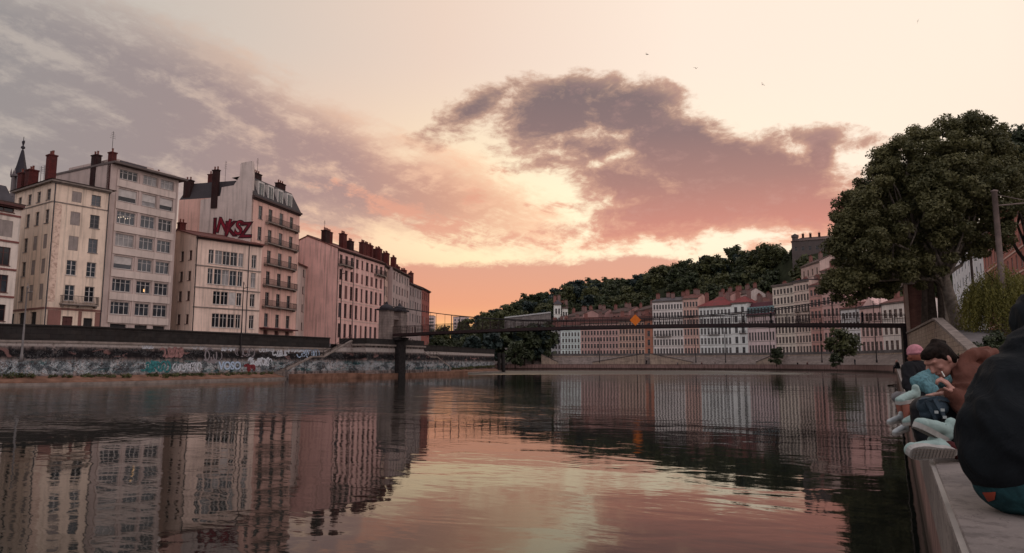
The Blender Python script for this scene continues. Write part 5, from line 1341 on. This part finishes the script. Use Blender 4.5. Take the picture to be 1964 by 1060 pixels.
# ------------------------------------------------------------------ people
def _sphere(nu=16, nv=12):
    v = [(0, 0, -1.0)]; f = []
    for j in range(1, nv):
        t = -math.pi / 2 + math.pi * j / nv; t += 1e-4 if j == nv // 2 else 0
        for i in range(nu): v.append((math.cos(t) * math.cos(2 * math.pi * i / nu), math.cos(t) * math.sin(2 * math.pi * i / nu), math.sin(t) - (2e-4 if j == nv // 2 else 0)))
    v.append((0, 0, 1.0)); n = len(v) - 1
    for i in range(nu):
        k = (i + 1) % nu; f.append((0, 1 + k, 1 + i)); f.append((n, n - nu + i, n - nu + k))
        for j in range(nv - 2): a = 1 + j * nu; f.append((a + i, a + k, a + nu + k, a + nu + i))
    return np.array(v), f
USPH, UFAC = _sphere()
def blob(name, prims, mat, parent, base, voxel=.014, sm=4, seg=14, folds=0.0):
    """closed solids fused into one continuous skin; prims in world coordinates"""
    base = Vector(base); VV, FF, k0 = [], [], 0
    for p in prims:
        if p[0] == 'c':
            a, b, ra, rb = Vector(p[1]) - base, Vector(p[2]) - base, p[3], p[4]
            d = b - a; L = max(d.length, 1e-4); q = np.array(d.to_track_quat('Z', 'Y').to_matrix()) if d.length > 1e-4 else np.eye(3)
            U = USPH.copy(); up_ = USPH[:, 2] > 1e-6; W = U * np.where(up_, rb, ra)[:, None]; W[up_, 2] += L
            W = W @ q.T + np.array(a)
        else:
            c, rad = np.array(Vector(p[1]) - base), np.array(p[2]); M = np.array(p[3].to_3x3()) if len(p) > 3 else np.eye(3)
            W = (USPH * rad) @ M.T + c
        VV.append(W); FF += [tuple(i + k0 for i in f) for f in UFAC]; k0 += len(W)
    me = bpy.data.meshes.new(name); me.from_pydata(np.concatenate(VV).tolist(), [], FF)
    o = bpy.data.objects.new(name, me)
    m = o.modifiers.new('r', 'REMESH'); m.mode = 'VOXEL'; m.voxel_size = voxel
    if sm: m = o.modifiers.new('s', 'SMOOTH'); m.factor = .5; m.iterations = sm
    me2 = baked(o); bpy.data.meshes.remove(me)
    if folds:
        co = np.empty(len(me2.vertices) * 3, np.float32); me2.vertices.foreach_get('co', co); co = co.reshape(-1, 3); no = np.empty_like(co).reshape(-1); me2.vertices.foreach_get('normal', no); no = no.reshape(-1, 3)
        from mathutils import noise as mn
        h_ = np.array([mn.noise(Vector((c[0] * 9 + 2 * mn.noise(Vector(c) * 4), c[1] * 9, c[2] * 4.5 + c[0] * 5))) for c in co.tolist()]); h_ = 1 - np.abs(h_) * 2.6
        me2.vertices.foreach_set('co', (co + no * (np.clip(h_, -.5, 1) * folds)[:, None]).reshape(-1))
    me2.name = name; me2.materials.clear(); me2.materials.append(mat); me2.polygons.foreach_set('use_smooth', [True] * len(me2.polygons))
    return link(name, me2, parent)
def basis(f, u):
    f = Vector(f).normalized(); s = Vector(u).cross(f).normalized(); u2 = f.cross(s)
    return Matrix((f, s, u2)).transposed()          # x forward, y left, z up
def fabric(name, c, rough=.85, scale=8.0, var=.25, folds=.5):
    if name in MATS: return MATS[name]
    m, n, b = new_mat(name); p = geo_pos(n)
    k = n.noise(p, scale, 5, .6, .5); w = n.noise(n.scale(p, 1, 1, .6), 9.0, 4, .55, 1.2); t = n.noise(p, 160.0, 2, .5)
    n.put(b.inputs['Base Color'], n.mix(n.smooth(k, .3, .7), tuple(x * (1 - var) for x in c[:3]) + (1,), tuple(min(1, x * (1 + var)) for x in c[:3]) + (1,)))
    b.inputs['Roughness'].default_value = rough; b.inputs['Specular IOR Level'].default_value = .2
    bump(n, b, w + t * .08, folds, .03); return m
SKIN = plain('skin', lin(178, 130, 116), .55, .35, .1, 9.0); SKINB = plain('tanned_skin', lin(140, 84, 68), .55, .35, .1, 9.0)
def head_prims(c, f, u, s=1.0):
    B = basis(f, u); g = lambda x, y, z: Vector(c) + B @ Vector((x, y, z)) * s
    L = [('e', g(0, 0, .02), (.098 * s, .076 * s, .105 * s), B), ('e', g(.035, 0, -.045), (.062 * s, .058 * s, .075 * s), B), ('e', g(.062, 0, -.088), (.03 * s, .032 * s, .028 * s), B),
         ('c', g(.092, 0, .012), g(.112, 0, -.028), .010 * s, .016 * s), ('e', g(.084, 0, .035), (.022 * s, .055 * s, .018 * s), B), ('e', g(.088, 0, -.062), (.016 * s, .026 * s, .012 * s), B)]
    for y in (-1, 1): L += [('e', g(-.005, .076 * y, -.005), (.02 * s, .012 * s, .032 * s), B), ('e', g(.065, .042 * y, -.02), (.025 * s, .02 * s, .022 * s), B)]
    return L
def hand_prims(w, f, palm_n, s=1.0, curl=.5, side=1):
    """palm, four fingers of unequal length with knuckle bends, thumb off the side"""
    f = Vector(f).normalized(); nn = Vector(palm_n); nn = (nn - f * nn.dot(f)).normalized(); sd = f.cross(nn) * side; w = Vector(w)
    L = [('c', w, w + f * .02 * s, .026 * s, .028 * s)]
    M = Matrix((f, sd, nn)).transposed(); L.append(('e', w + f * .05 * s, (.05 * s, .042 * s, .017 * s), M))
    for i, (y, ln) in enumerate(((-.030, .062), (-.010, .078), (.011, .082), (.031, .072))):
        p0 = w + f * .088 * s + sd * y * s; a = curl * .6; p1 = p0 + (f * math.cos(a) + nn * math.sin(a)) * ln * .45 * s
        a2 = curl * 1.5; p2 = p1 + (f * math.cos(a2) + nn * math.sin(a2)) * ln * .32 * s; a3 = curl * 2.3; p3 = p2 + (f * math.cos(a3) + nn * math.sin(a3)) * ln * .25 * s
        L += [('c', p0 - f * .02 * s, p1, .0098 * s, .0090 * s), ('c', p1, p2, .0088 * s, .0080 * s), ('c', p2, p3, .0078 * s, .0068 * s)]
    t0 = w + f * .02 * s + sd * .035 * s; t1 = t0 + (f * .6 + sd * .7 + nn * .25) * .04 * s; t2 = t1 + (f * .85 + sd * .25 + nn * .4) * .032 * s
    return L + [('c', t0, t1, .014 * s, .011 * s), ('c', t1, t2, .0105 * s, .0085 * s)]
def shoe(parent, base, heel, toe, sole_n, mat, sole_mat, L=.29, name='shoe'):
    """trainer: upper, rubber sole with tread, laces; sole_n points out of the sole"""
    heel, toe = Vector(heel), Vector(toe); f = (toe - heel).normalized(); n = Vector(sole_n); n = (n - f * n.dot(f)).normalized(); s = n.cross(f)
    g = lambda x, y, z: heel + f * x * L + s * y * L - n * z * L          # z up from sole
    B = Matrix((f, s, -n)).transposed()
    up = blob(name, [('e', g(.16, 0, .16), (.15 * L, .125 * L, .17 * L), B), ('c', g(.18, 0, .22), g(.50, 0, .20), .125 * L, .12 * L), ('c', g(.5, 0, .17), g(.80, .01, .12), .135 * L, .125 * L), ('e', g(.86, 0, .11), (.14 * L, .145 * L, .10 * L), B), ('c', g(.12, 0, .25), g(.16, 0, .40), .12 * L, .115 * L)], mat, parent, base, .009, 3)
    mb = MB(); out = []
    for k in range(28):
        t = 2 * math.pi * k / 28; x = .5 + .5 * math.cos(t); w = .135 * (1 + .22 * math.cos(t)) * (1 - .20 * math.exp(-((x - .40) / .16) ** 2)); out.append((x, w * math.sin(t) * 1.05 / max(.35, abs(math.sin(t)) ** .35 if abs(math.sin(t)) > .02 else .35)))
    lo = [g(x, y, -.02) - Vector(base) for x, y in out]; hi = [g(x, y * 1.03, .085) - Vector(base) for x, y in out]
    mb.face(lo); mb.face(hi[::-1])
    for i in range(28): j = (i + 1) % 28; mb.face([lo[i], hi[i], hi[j], lo[j]])
    so = mb.build('sole', sole_mat, up); mb = MB()
    for k in range(13):
        x = .08 + .84 * k / 12; w = .105 * (1 + .2 * (x - .5)) * (1 - .22 * math.exp(-((x - .42) / .16) ** 2))
        for j in range(4):
            y = w * (-1 + 2 * (j + .5) / 4); c = g(x, y, -.028) - Vector(base); a = f * .022 * L; b = s * .019 * L; q = n * .010 * L
            mb.face([c - a - b + q, c + a - b + q, c + a + b + q, c - a + b + q]); mb.face([c - a - b - q, c - a - b + q, c - a + b + q, c - a + b - q]); mb.face([c + a - b - q, c + a + b - q, c + a + b + q, c + a - b + q])
    mb.build('tread', plain('tread_rubber', lin(150, 140, 132), .8), up)
    mb = MB()
    for k in range(4):
        x = .36 + .09 * k; a, b = g(x, -.085, .30 - .025 * k) - Vector(base), g(x, .085, .30 - .025 * k) - Vector(base); m_ = (a + b) / 2 - n * .025 * L; mb.tube([a, m_, b], .010 * L * 1.4, 5)
    mb.build('laces', mat, up); return up

def figure(label, J, top, legs, skin=SKIN, hair=None, face=None, up=(0, 0, 1), hood=None, sleeves='long', bare_shin=False, hat=None, torso_r=(.17, .165, .15), voxel=.012, head_s=1.0, shoes=None, hands=None, short=False, arm_r=1.0, leg_r=1.0, fine=.007):
    J = {k: Vector(v) for k, v in J.items()}; base = J['hip'].copy(); base.z = Z_LOW
    t = thing('person', label, 'person', base)
    F = Vector(face).normalized()
    B = hand_b = []
    body = head_prims(J['head'], F, up, head_s) + [('c', J['neck'], J['head'] - Vector(up) * .04 * head_s, .056, .052), ('c', J['chest'], J['neck'], .11, .06), ('c', J['hip'], J['chest'], .125, .12)]
    for s in 'LR':
        body += [('c', J['sh' + s], J['el' + s], .045, .038), ('c', J['el' + s], J['ha' + s], .038, .026), ('c', J['hp' + s], J['kn' + s], .07, .05), ('c', J['kn' + s], J['an' + s], .05 * leg_r, .034 * leg_r), ('c', J['chest'], J['sh' + s], .07, .05)]
        hf = (J['ha' + s] - J['el' + s]).normalized(); pn, cu = (hands or {}).get(s, ((0, 0, -1), .6)); hd = (hands or {}).get(s + 'dir')
        body += hand_prims(J['ha' + s], hd or hf, pn, .88, cu, 1 if s == 'L' else -1)
    blob('body', body, skin, t, base, fine, 3)
    r0, r1, r2 = torso_r
    g = [('c', J['hip'] + (J['chest'] - J['hip']) * .12, J['mid'], r0, r1), ('c', J['mid'], J['chest'], r1, r2), ('c', J['chest'], J['neck'] - (J['neck'] - J['chest']) * .25, r2 * .8, .075)]
    for s in 'LR':
        sh, el, ha = J['sh' + s], J['el' + s], J['ha' + s]
        g += [('c', J['chest'], sh, r2 * .75, .085 * arm_r), ('c', sh, el, .082 * arm_r, .064 * arm_r), ('c', el, el.lerp(ha, .88), .062 * arm_r, .046 * arm_r), ('e', el.lerp(ha, .86), (.05 * arm_r,) * 3)]
    if hood: g += hood
    tp = blob('jacket', g, top, t, base, voxel, 5, folds=.015)
    lg = [('e', J['hip'], (.165, .165, .12)),]
    for s in 'LR':
        kn, an = J['kn' + s], J['an' + s]
        lg += [('c', J['hp' + s], kn, .098, .074)] + ([] if short else [('c', kn, kn.lerp(an, .9), .072, .055)])
    blob('shorts' if short else 'trousers', lg, legs, t, base, voxel, 4, folds=.008)
    if hair: blob('hair', hair(J['head'], basis(F, up), head_s), plain('dark_brown_hair', (.014, .009, .007, 1), .85, .12, .6, 60.0), t, base, .008, 2)
    if hat:
        Bm = basis(F, up); h = J['head']; gg = lambda x, y, z: h + Bm @ Vector((x, y, z)) * head_s
        hb = blob('beanie', [('e', gg(-.01, 0, .065), (.108 * head_s, .090 * head_s, .088 * head_s), Bm), ('e', gg(-.012, 0, .035), (.112 * head_s, .094 * head_s, .035 * head_s), Bm)], hat, t, base, .008, 2)
    for sh in (shoes or []): shoe(t, base, *sh)
    return t, base
def short_hair(c, B, s):
    g = lambda x, y, z: c + B @ Vector((x, y, z)) * s
    return [('e', g(-.016, 0, .042), (.103 * s, .085 * s, .094 * s), B), ('e', g(-.060, 0, -.015), (.055 * s, .074 * s, .075 * s), B), ('e', g(.045, .012, .098), (.062 * s, .066 * s, .034 * s), B), ('e', g(.086, .018, .082), (.026 * s, .05 * s, .020 * s), B), ('e', g(-.09, 0, .02), (.035 * s, .05 * s, .05 * s), B),
            ('c', g(.02, .078, .05), g(.012, .080, -.005), .014 * s, .007 * s), ('c', g(.02, -.078, .05), g(.012, -.080, -.005), .014 * s, .007 * s), ('c', g(-.06, 0, .12), g(-.125, .01, .075), .03 * s, .012 * s), ('c', g(-.1, 0, -.03), g(-.128, .01, -.07), .035 * s, .012 * s)]
CAMF = Vector((-math.sin(YAW), math.cos(YAW), 0)); CAMR = Vector((math.cos(YAW), math.sin(YAW), 0)); UP = Vector((0, 0, 1))
HOODIE_N = fabric('navy_black_fleece', (.006, .008, .010, 1)); HOODIE_B = fabric('russet_fleece', lin(98, 62, 52), .9); JEANS = fabric('teal_washed_denim', lin(34, 66, 70), .85, 20.0, .4); BLACKC = fabric('black_cloth', (.008, .008, .010, 1)); TEALK = fabric('teal_marl_knit', lin(86, 122, 128), .95, 40.0, .35); GREYC = fabric('grey_cotton', lin(120, 116, 116)); PINKK = fabric('pink_knit', lin(190, 130, 138), .95, 20.0, .15, .3); MAROON = fabric('maroon_sock_cloth', lin(70, 26, 26))
SH_W = plain('pale_mint_trainer_mesh', lin(150, 172, 166), .7, .3, .12, 30.0); SOLE_W = plain('off_white_rubber', lin(168, 164, 158), .6, .3, .15, 25.0); SH_T = plain('white_trainer_leather', lin(170, 176, 176), .5, .4, .1, 20.0)

# dark hooded sitter close by, seen from behind
Z0 = 2.75
J = dict(hip=P(1962, 925, Z0), mid=P(1944, 836, Z0 + .02), chest=P(1972, 752, Z0 + .06), neck=P(2000, 685, Z0 + .12), head=P(2016, 625, Z0 + .16),
         shL=P(1958, 752, Z0 + .24), shR=P(2040, 750, Z0 - .02), elL=P(2010, 850, Z0 + .42), elR=P(2110, 850, Z0 + .10), haL=P(2100, 890, Z0 + .5), haR=P(2160, 880, Z0 + .3),
         hpL=P(1975, 930, Z0 + .14), hpR=P(1985, 935, Z0 - .06), knL=P(2110, 830, Z0 + .65), knR=P(2170, 850, Z0 + .35), anL=P(2120, 950, Z0 + .75), anR=P(2190, 970, Z0 + .42))
fd = (CAMR * .8 + CAMF * .6)
hood = [('e', J['head'] + UP * .01, (.135, .125, .15)), ('c', J['head'] - UP * .1 - fd * .03, J['neck'] - fd * .06, .115, .12), ('e', J['neck'] - fd * .09 - UP * .02, (.11, .13, .07)), ('c', P(1932, 890, Z0 - .02), P(1990, 868, Z0), .115, .15), ('c', P(1940, 870, Z0), P(1975, 850, Z0 + .1), .17, .17)]
t1, base1 = figure('person in black hooded top and teal jeans sitting hunched with back turned on quay', J, HOODIE_N, JEANS, face=fd, hood=hood, torso_r=(.165, .195, .175), arm_r=1.15, voxel=.014,
                   shoes=[(J['anL'] - UP * .09 - fd * .06, J['anL'] - UP * .09 + fd * .22, (0, 0, -1), BLACKC, SOLE_W), (J['anR'] - UP * .09 - fd * .06, J['anR'] - UP * .09 + fd * .22, (0, 0, -1), BLACKC, SOLE_W)])
for o in t1.children:
    if o.name.startswith('trousers'): TR1 = o
# denim seat and hip pocket patch
js = blob('jeans_seat', [('e', P(1966, 938, Z0 - .02), (.155, .145, .088)), ('c', P(1940, 942, Z0), P(2010, 928, Z0 + .05), .088, .12)], JEANS, t1, base1, .012, 3)
from mathutils.bvhtree import BVHTree
def patch_on(ob, base, poly, mat, name, n=5, lift=.004):
    """thin piece following the surface of a part"""
    bv = BVHTree.FromPolygons([v.co + base for v in ob.data.vertices], [tuple(p.vertices) for p in ob.data.polygons]); o_ = Vector((0, 0, EYE)); rows = []
    for j in range(n + 1):
        row = []
        for i in range(n + 1):
            u, v = i / n, j / n; px = (poly[0][0] * (1 - u) + poly[1][0] * u) * (1 - v) + (poly[3][0] * (1 - u) + poly[2][0] * u) * v; py = (poly[0][1] * (1 - u) + poly[1][1] * u) * (1 - v) + (poly[3][1] * (1 - u) + poly[2][1] * u) * v
            d = (P(px, py, 2.5) - o_).normalized(); h, nn, _, _ = bv.ray_cast(o_, d); row.append((h + nn * lift - base) if h else None)
        rows.append(row)
    mb = MB()
    for j in range(n):
        for i in range(n):
            q = [rows[j][i], rows[j][i + 1], rows[j + 1][i + 1], rows[j + 1][i]]
            if all(q): mb.face(q)
    return mb.build(name, mat, ob)
tag(patch_on(js, base1, [(1886, 944), (1911, 943), (1909, 957), (1896, 961)], plain('orange_leather', lin(140, 60, 42), .6), 'leather_patch'), 'orange leather waistband patch')

# man in russet hoodie bent over his bag, trainers stretched out
J = dict(hip=P(1925, 838, 4.6), mid=P(1915, 775, 4.66), chest=P(1882, 726, 4.62), neck=P(1842, 708, 4.56), head=P(1803, 690, 4.5),
         shL=P(1858, 722, 4.42), shR=P(1868, 718, 4.84), elL=P(1852, 778, 4.28), elR=P(1838, 765, 4.8), haL=P(1828, 752, 4.30), haR=P(1812, 757, 4.62),
         hpL=P(1918, 850, 4.45), hpR=P(1918, 846, 4.75), knL=P(1868, 830, 4.18), knR=P(1840, 800, 4.7), anL=P(1838, 868, 4.14), anR=P(1826, 838, 4.24))
fl = -CAMR * .86 - CAMF * .22 - UP * .62
hood = [('e', P(1886, 688, 4.6), (.10, .12, .055)), ('c', P(1846, 704, 4.42), P(1862, 680, 4.44), .030, .036), ('c', P(1862, 680, 4.44), P(1902, 684, 4.5), .036, .05), ('c', P(1902, 684, 4.5), P(1912, 700, 4.55), .05, .04), ('c', P(1850, 692, 4.7), P(1890, 680, 4.74), .04, .05)]
sn = (-CAMF * .85 - CAMR * .3 - UP * .35)
t3, base3 = figure('dark-haired man in russet hoodie bent over a bag on the quay, pale trainers outstretched', J, HOODIE_B, BLACKC, face=fl, up=(-CAMR * .6 + UP * .8), head_s=.86, hair=short_hair, hood=hood, torso_r=(.155, .165, .15), voxel=.011, fine=.0055,
                   hands={'L': ((-1, 0, .3), 1.1), 'Ldir': (UP * .85 - CAMR * .5), 'R': ((0, 0, -1), .5), 'Rdir': (-CAMR * .95 - CAMF * .1 + UP * .05)},
                   shoes=[(P(1836, 868, 4.06), P(1735, 868, 4.0), sn, SH_W, SOLE_W, .31), (P(1822, 852, 4.2), P(1746, 812, 4.1), (-CAMR * .5 - UP * .8 - CAMF * .05), SH_W, SOLE_W, .29)])
mb = MB(); 
blob('socks', [('c', P(1838, 868, 4.14), P(1822, 860, 4.1), .042, .045), ('c', P(1832, 842, 4.26), P(1815, 836, 4.22), .042, .045), ('c', P(1868, 838, 4.18), P(1838, 866, 4.13), .052, .042)], MAROON, t3, base3, .01, 2)
mb = MB(); mb.tube([P(1812, 722, 4.3) - base3, P(1806, 712, 4.32) - base3], .0035, 6); mb.build('cigarette', plain('white_paper', (.7, .68, .62, 1)), t3)
# bag in front of him
bc = P(1806, 800, 4.42); bc.z = Z_LOW
bg_t = thing('backpack', 'black and slate backpack with pale buckles standing before the russet hoodie man', 'backpack', bc)
c0 = P(1815, 790, 4.45); BK = fabric('black_nylon', (.012, .013, .016, 1), .6); SLN = fabric('slate_nylon', lin(52, 66, 76), .6)
blob('main_compartment', [('e', c0 + CAMR * a * .1 + UP * (b * .05 - .03), (.12, .10, .085), basis(CAMR, UP)) for a in (-1, 0, 1) for b in (-1, 0, 1)] + [('c', c0 + CAMR * .06 - UP * .14, c0 - CAMR * .10 - UP * .14, .1, .1)], BK, bg_t, bc, .012, 3)
blob('front_pocket', [('e', P(1778, 778, 4.36), (.065, .05, .055), basis(CAMR, UP)), ('e', P(1800, 782, 4.34), (.06, .05, .05), basis(CAMR, UP)), ('e', P(1786, 795, 4.36), (.07, .05, .04), basis(CAMR, UP))], SLN, bg_t, bc, .009, 2)
mb = MB()
for a, b in (((1762, 770, 4.34), (1800, 762, 4.30)), ((1800, 762, 4.30), (1836, 772, 4.30)), ((1792, 764, 4.30), (1812, 800, 4.27)), ((1776, 768, 4.3), (1796, 806, 4.3))):
    mb.beam(P(*a) - bc, P(*b) - bc, .022, .006, 0, CAMF)
mb.build('strap', SLN, bg_t)
mb = MB()
for q in ((1808, 786, 4.255), (1796, 790, 4.27), (1812, 800, 4.255)): c = P(*q) - bc; mb.box(c.x - .010, c.x + .010, c.y - .006, c.y + .006, c.z - .008, c.z + .008)
mb.build('buckle', plain('pale_buckle', lin(170, 176, 174), .4), bg_t)

# person in teal knit beyond him
J = dict(hip=P(1838, 792, 6.3), mid=P(1834, 758, 6.35), chest=P(1826, 722, 6.3), neck=P(1814, 704, 6.25), head=P(1800, 694, 6.2), shL=P(1822, 712, 6.08), shR=P(1822, 712, 6.5), elL=P(1763, 734, 5.85), elR=P(1785, 735, 6.4), haL=P(1790, 752, 5.75), haR=P(1790, 750, 6.2),
         hpL=P(1832, 795, 6.15), hpR=P(1834, 795, 6.45), knL=P(1785, 750, 5.9), knR=P(1778, 756, 6.3), anL=P(1757, 778, 5.72), anR=P(1768, 800, 6.2))
t4, base4 = figure('person in marled teal jumper and black trousers leaning behind the russet hoodie man', J, TEALK, BLACKC, face=-CAMR * .8 - UP * .4 + CAMF * .3, hair=short_hair, torso_r=(.15, .15, .14), voxel=.014,
                   shoes=[(P(1764, 766, 5.66), P(1733, 772, 5.6), (-CAMR * .3 - UP * .9), SH_W, SOLE_W, .25), (P(1776, 806, 6.15), P(1748, 812, 6.1), (0, 0, -1), SH_W, SOLE_W, .25)])
# person in pink beanie with legs hanging over the edge
Zp = 9.0
J = dict(hip=P(1768, 764, Zp), mid=P(1763, 738, Zp), chest=P(1760, 714, Zp), neck=P(1757, 697, Zp), head=P(1755, 683, Zp), shL=P(1744, 707, Zp - .12), shR=P(1776, 708, Zp + .15), elL=P(1742, 738, Zp - .25), elR=P(1770, 740, Zp), haL=P(1744, 752, Zp - .3), haR=P(1752, 752, Zp - .1),
         hpL=P(1762, 768, Zp - .1), hpR=P(1766, 768, Zp + .12), knL=P(1737, 764, Zp - .38), knR=P(1722, 762, Zp), anL=P(1741, 816, Zp - .42), anR=P(1730, 800, Zp - .04))
t5, base5 = figure('person in pink beanie and black jacket with bare legs dangling over the river', J, BLACKC, GREYC, skin=SKINB, face=CAMF * .9 - CAMR * .1 - UP * .1, hat=PINKK, torso_r=(.15, .17, .16), voxel=.014, short=True,
                   shoes=[(P(1744, 824, Zp - .42), P(1714, 834, Zp - .5), (-CAMR * .2 - UP * .95), SH_T, SOLE_W, .26), (P(1734, 808, Zp - .04), P(1708, 812, Zp - .1), (-CAMR * .2 - UP * .95), SH_T, SOLE_W, .26)])

# small far figures
def far_person(label, p, rz, coat, stand, group, name='person'):
    k = ('S' if stand else 'T') + coat.name
    t = thing(name, label, 'person', p, rz, group)
    if k not in FCACHE:
        V = Vector
        if stand: pr = [('c', V((0, -.1, 0.05)), V((0, -.09, .85)), .07, .10), ('c', V((.12, .1, .05)), V((0, .09, .85)), .07, .10), ('c', V((0, 0, .9)), V((.02, 0, 1.38)), .15, .17), ('c', V((.02, .2, 1.4)), V((.05, .26, .9)), .06, .05), ('c', V((.02, -.2, 1.4)), V((.1, -.26, .9)), .06, .05), ('c', V((0.02, -.18, 1.4)), V((.02, .18, 1.4)), .08, .08)]; hz = 1.62
        else: pr = [('c', V((0, 0, .1)), V((.1, 0, .52)), .16, .17), ('c', V((0, -.1, .1)), V((.42, -.12, .14)), .09, .075), ('c', V((0, .1, .1)), V((.42, .12, .14)), .09, .075), ('c', V((.42, -.12, .14)), V((.46, -.12, -.32)), .065, .05), ('c', V((.42, .12, .14)), V((.46, .12, -.32)), .065, .05), ('c', V((.1, .2, .5)), V((.3, .22, .2)), .06, .05), ('c', V((.1, -.2, .5)), V((.3, -.22, .2)), .06, .05), ('c', V((.1, -.18, .52)), V((.1, .18, .52)), .08, .08)]; hz = .78
        o = blob('clothes', pr, coat, None, (0, 0, 0), .04, 2, 8); x = .02 if stand else .14
        h_ = blob('head', [('e', V((x, 0, hz)), (.1, .085, .12)), ('c', V((x, 0, hz - .18)), V((x, 0, hz)), .05, .05)], SKIN, None, (0, 0, 0), .03, 2, 8); FCACHE[k] = (o.data, h_.data); bpy.data.objects.remove(o); bpy.data.objects.remove(h_)
    a, b = FCACHE[k]; link('clothes', a, t); link('head', b, t); return t
COATS = [(BLACKC, 'black'), (fabric('wine_coat', lin(70, 30, 34)), 'wine-red'), (fabric('navy_coat', lin(30, 34, 46)), 'navy'), (fabric('grey_coat', lin(84, 80, 80)), 'grey')]
r = random.Random(4)
for i, y in enumerate((78, 83.5, 85, 92, 93.2, 101, 120, 123, 140, 150)):
    ct, nm = COATS[(i * 3) % 4 if i % 2 else i % 2]
    far_person('person in %s clothes sitting on the quay lip below the ramp' % nm, (qx(y) + .18, y, Z_LOW - .04), math.pi + r.uniform(-.3, .3), ct, False, 'people sitting along the quay lip: ' + nm)
for i, (px, Z, st) in enumerate(((1415, 262, 1), (1346, 266, 0), (1372, 265, 0), (1300, 269, 0), (1530, 238, 0), (1548, 232, 0), (1640, 200, 1), (1460, 252, 0), (1240, 270, 1))):
    p = P(px, 703, Z); p.z = Z_LOW; ct, nm = COATS[i % 4]
    far_person('tiny %s person in %s clothes on the far low quay' % ('standing' if st else 'sitting', nm), p, YAW - math.pi / 2 + r.uniform(-.5, .5), ct, bool(st), 'people on the far low quay: %s %s' % (nm, st))
tt = .788; far_person('person in black clothes walking across the footbridge', (BL.x + (BR.x - BL.x) * tt, BL.y + (BR.y - BL.y) * tt, 7.0 + bz(tt) + .27), 0, BLACKC, True, None)
tt = .935; far_person('person in navy clothes crossing the footbridge beside the brick tower', (BL.x + (BR.x - BL.x) * tt, BL.y + (BR.y - BL.y) * tt, 7.0 + bz(tt) + .27), 2.8, COATS[2][0], True, None)
# weeds along the foot of the graffiti wall
V = []
for k in range(420):
    y = r.uniform(44, 168); x0 = np.interp(y, [43, 50, 58, 113, 130, 170], [-81, -77.6, -77, -77, -79, -86]) + .3 + abs(r.gauss(0, .5))
    if 79 < y < 130: continue
    s = r.uniform(.15, .5) * (1.6 if r.random() < .15 else 1); V.append(leaf_cloud(np.array([[x0, y, .95 - .2 * (x0 + 77.5) * .4]]), 26, s, .14))
tag(link('weeds', quads_mesh('weeds', np.concatenate(V), [LF_OL])), 'scrubby weeds along the foot of the graffiti wall', 'weeds', kind='stuff')
# drifting branch on the water
mb = MB(); p = G(1703, 739, .02); limb(mb, p, p + Vector((.9, .5, .06)), .09, .03, .1, 5, 3); limb(mb, p + Vector((.4, .2, .03)), p + Vector((.7, .6, .2)), .04, .01, .1, 3, 4)
tag(mb.build('driftwood', BARKD, None, True), 'dark branch floating on the river before the quay', 'driftwood')
# swifts high over the river
for i, (px, py) in enumerate(((1242, 104), (1335, 131), (1462, 162), (1760, 40))):
    p = P(px, py, 150 + 20 * i); mb = MB(); a = .55 + .1 * i
    mb.face([(0, 0, 0), (-.28, .45, .16), (-.42, 1.0 * a, .05), (-.12, .42, .12)]); mb.face([(0, 0, 0), (-.12, -.42, .12), (-.42, -1.0 * a, .05), (-.28, -.45, .16)]); mb.tube([(.25, 0, 0), (.05, 0, .0), (-.3, 0, .02), (-.5, 0, .02)], [.02, .08, .06, .01], 6)
    o = mb.build('bird', BLACKC); o.location = p; o.rotation_euler = (.3 * i, .2, i * 1.3); tag(o, 'tiny dark bird flying in the pale sky', 'bird', 'birds in the pale sky')
bpy.data.scenes.remove(SCRATCH)
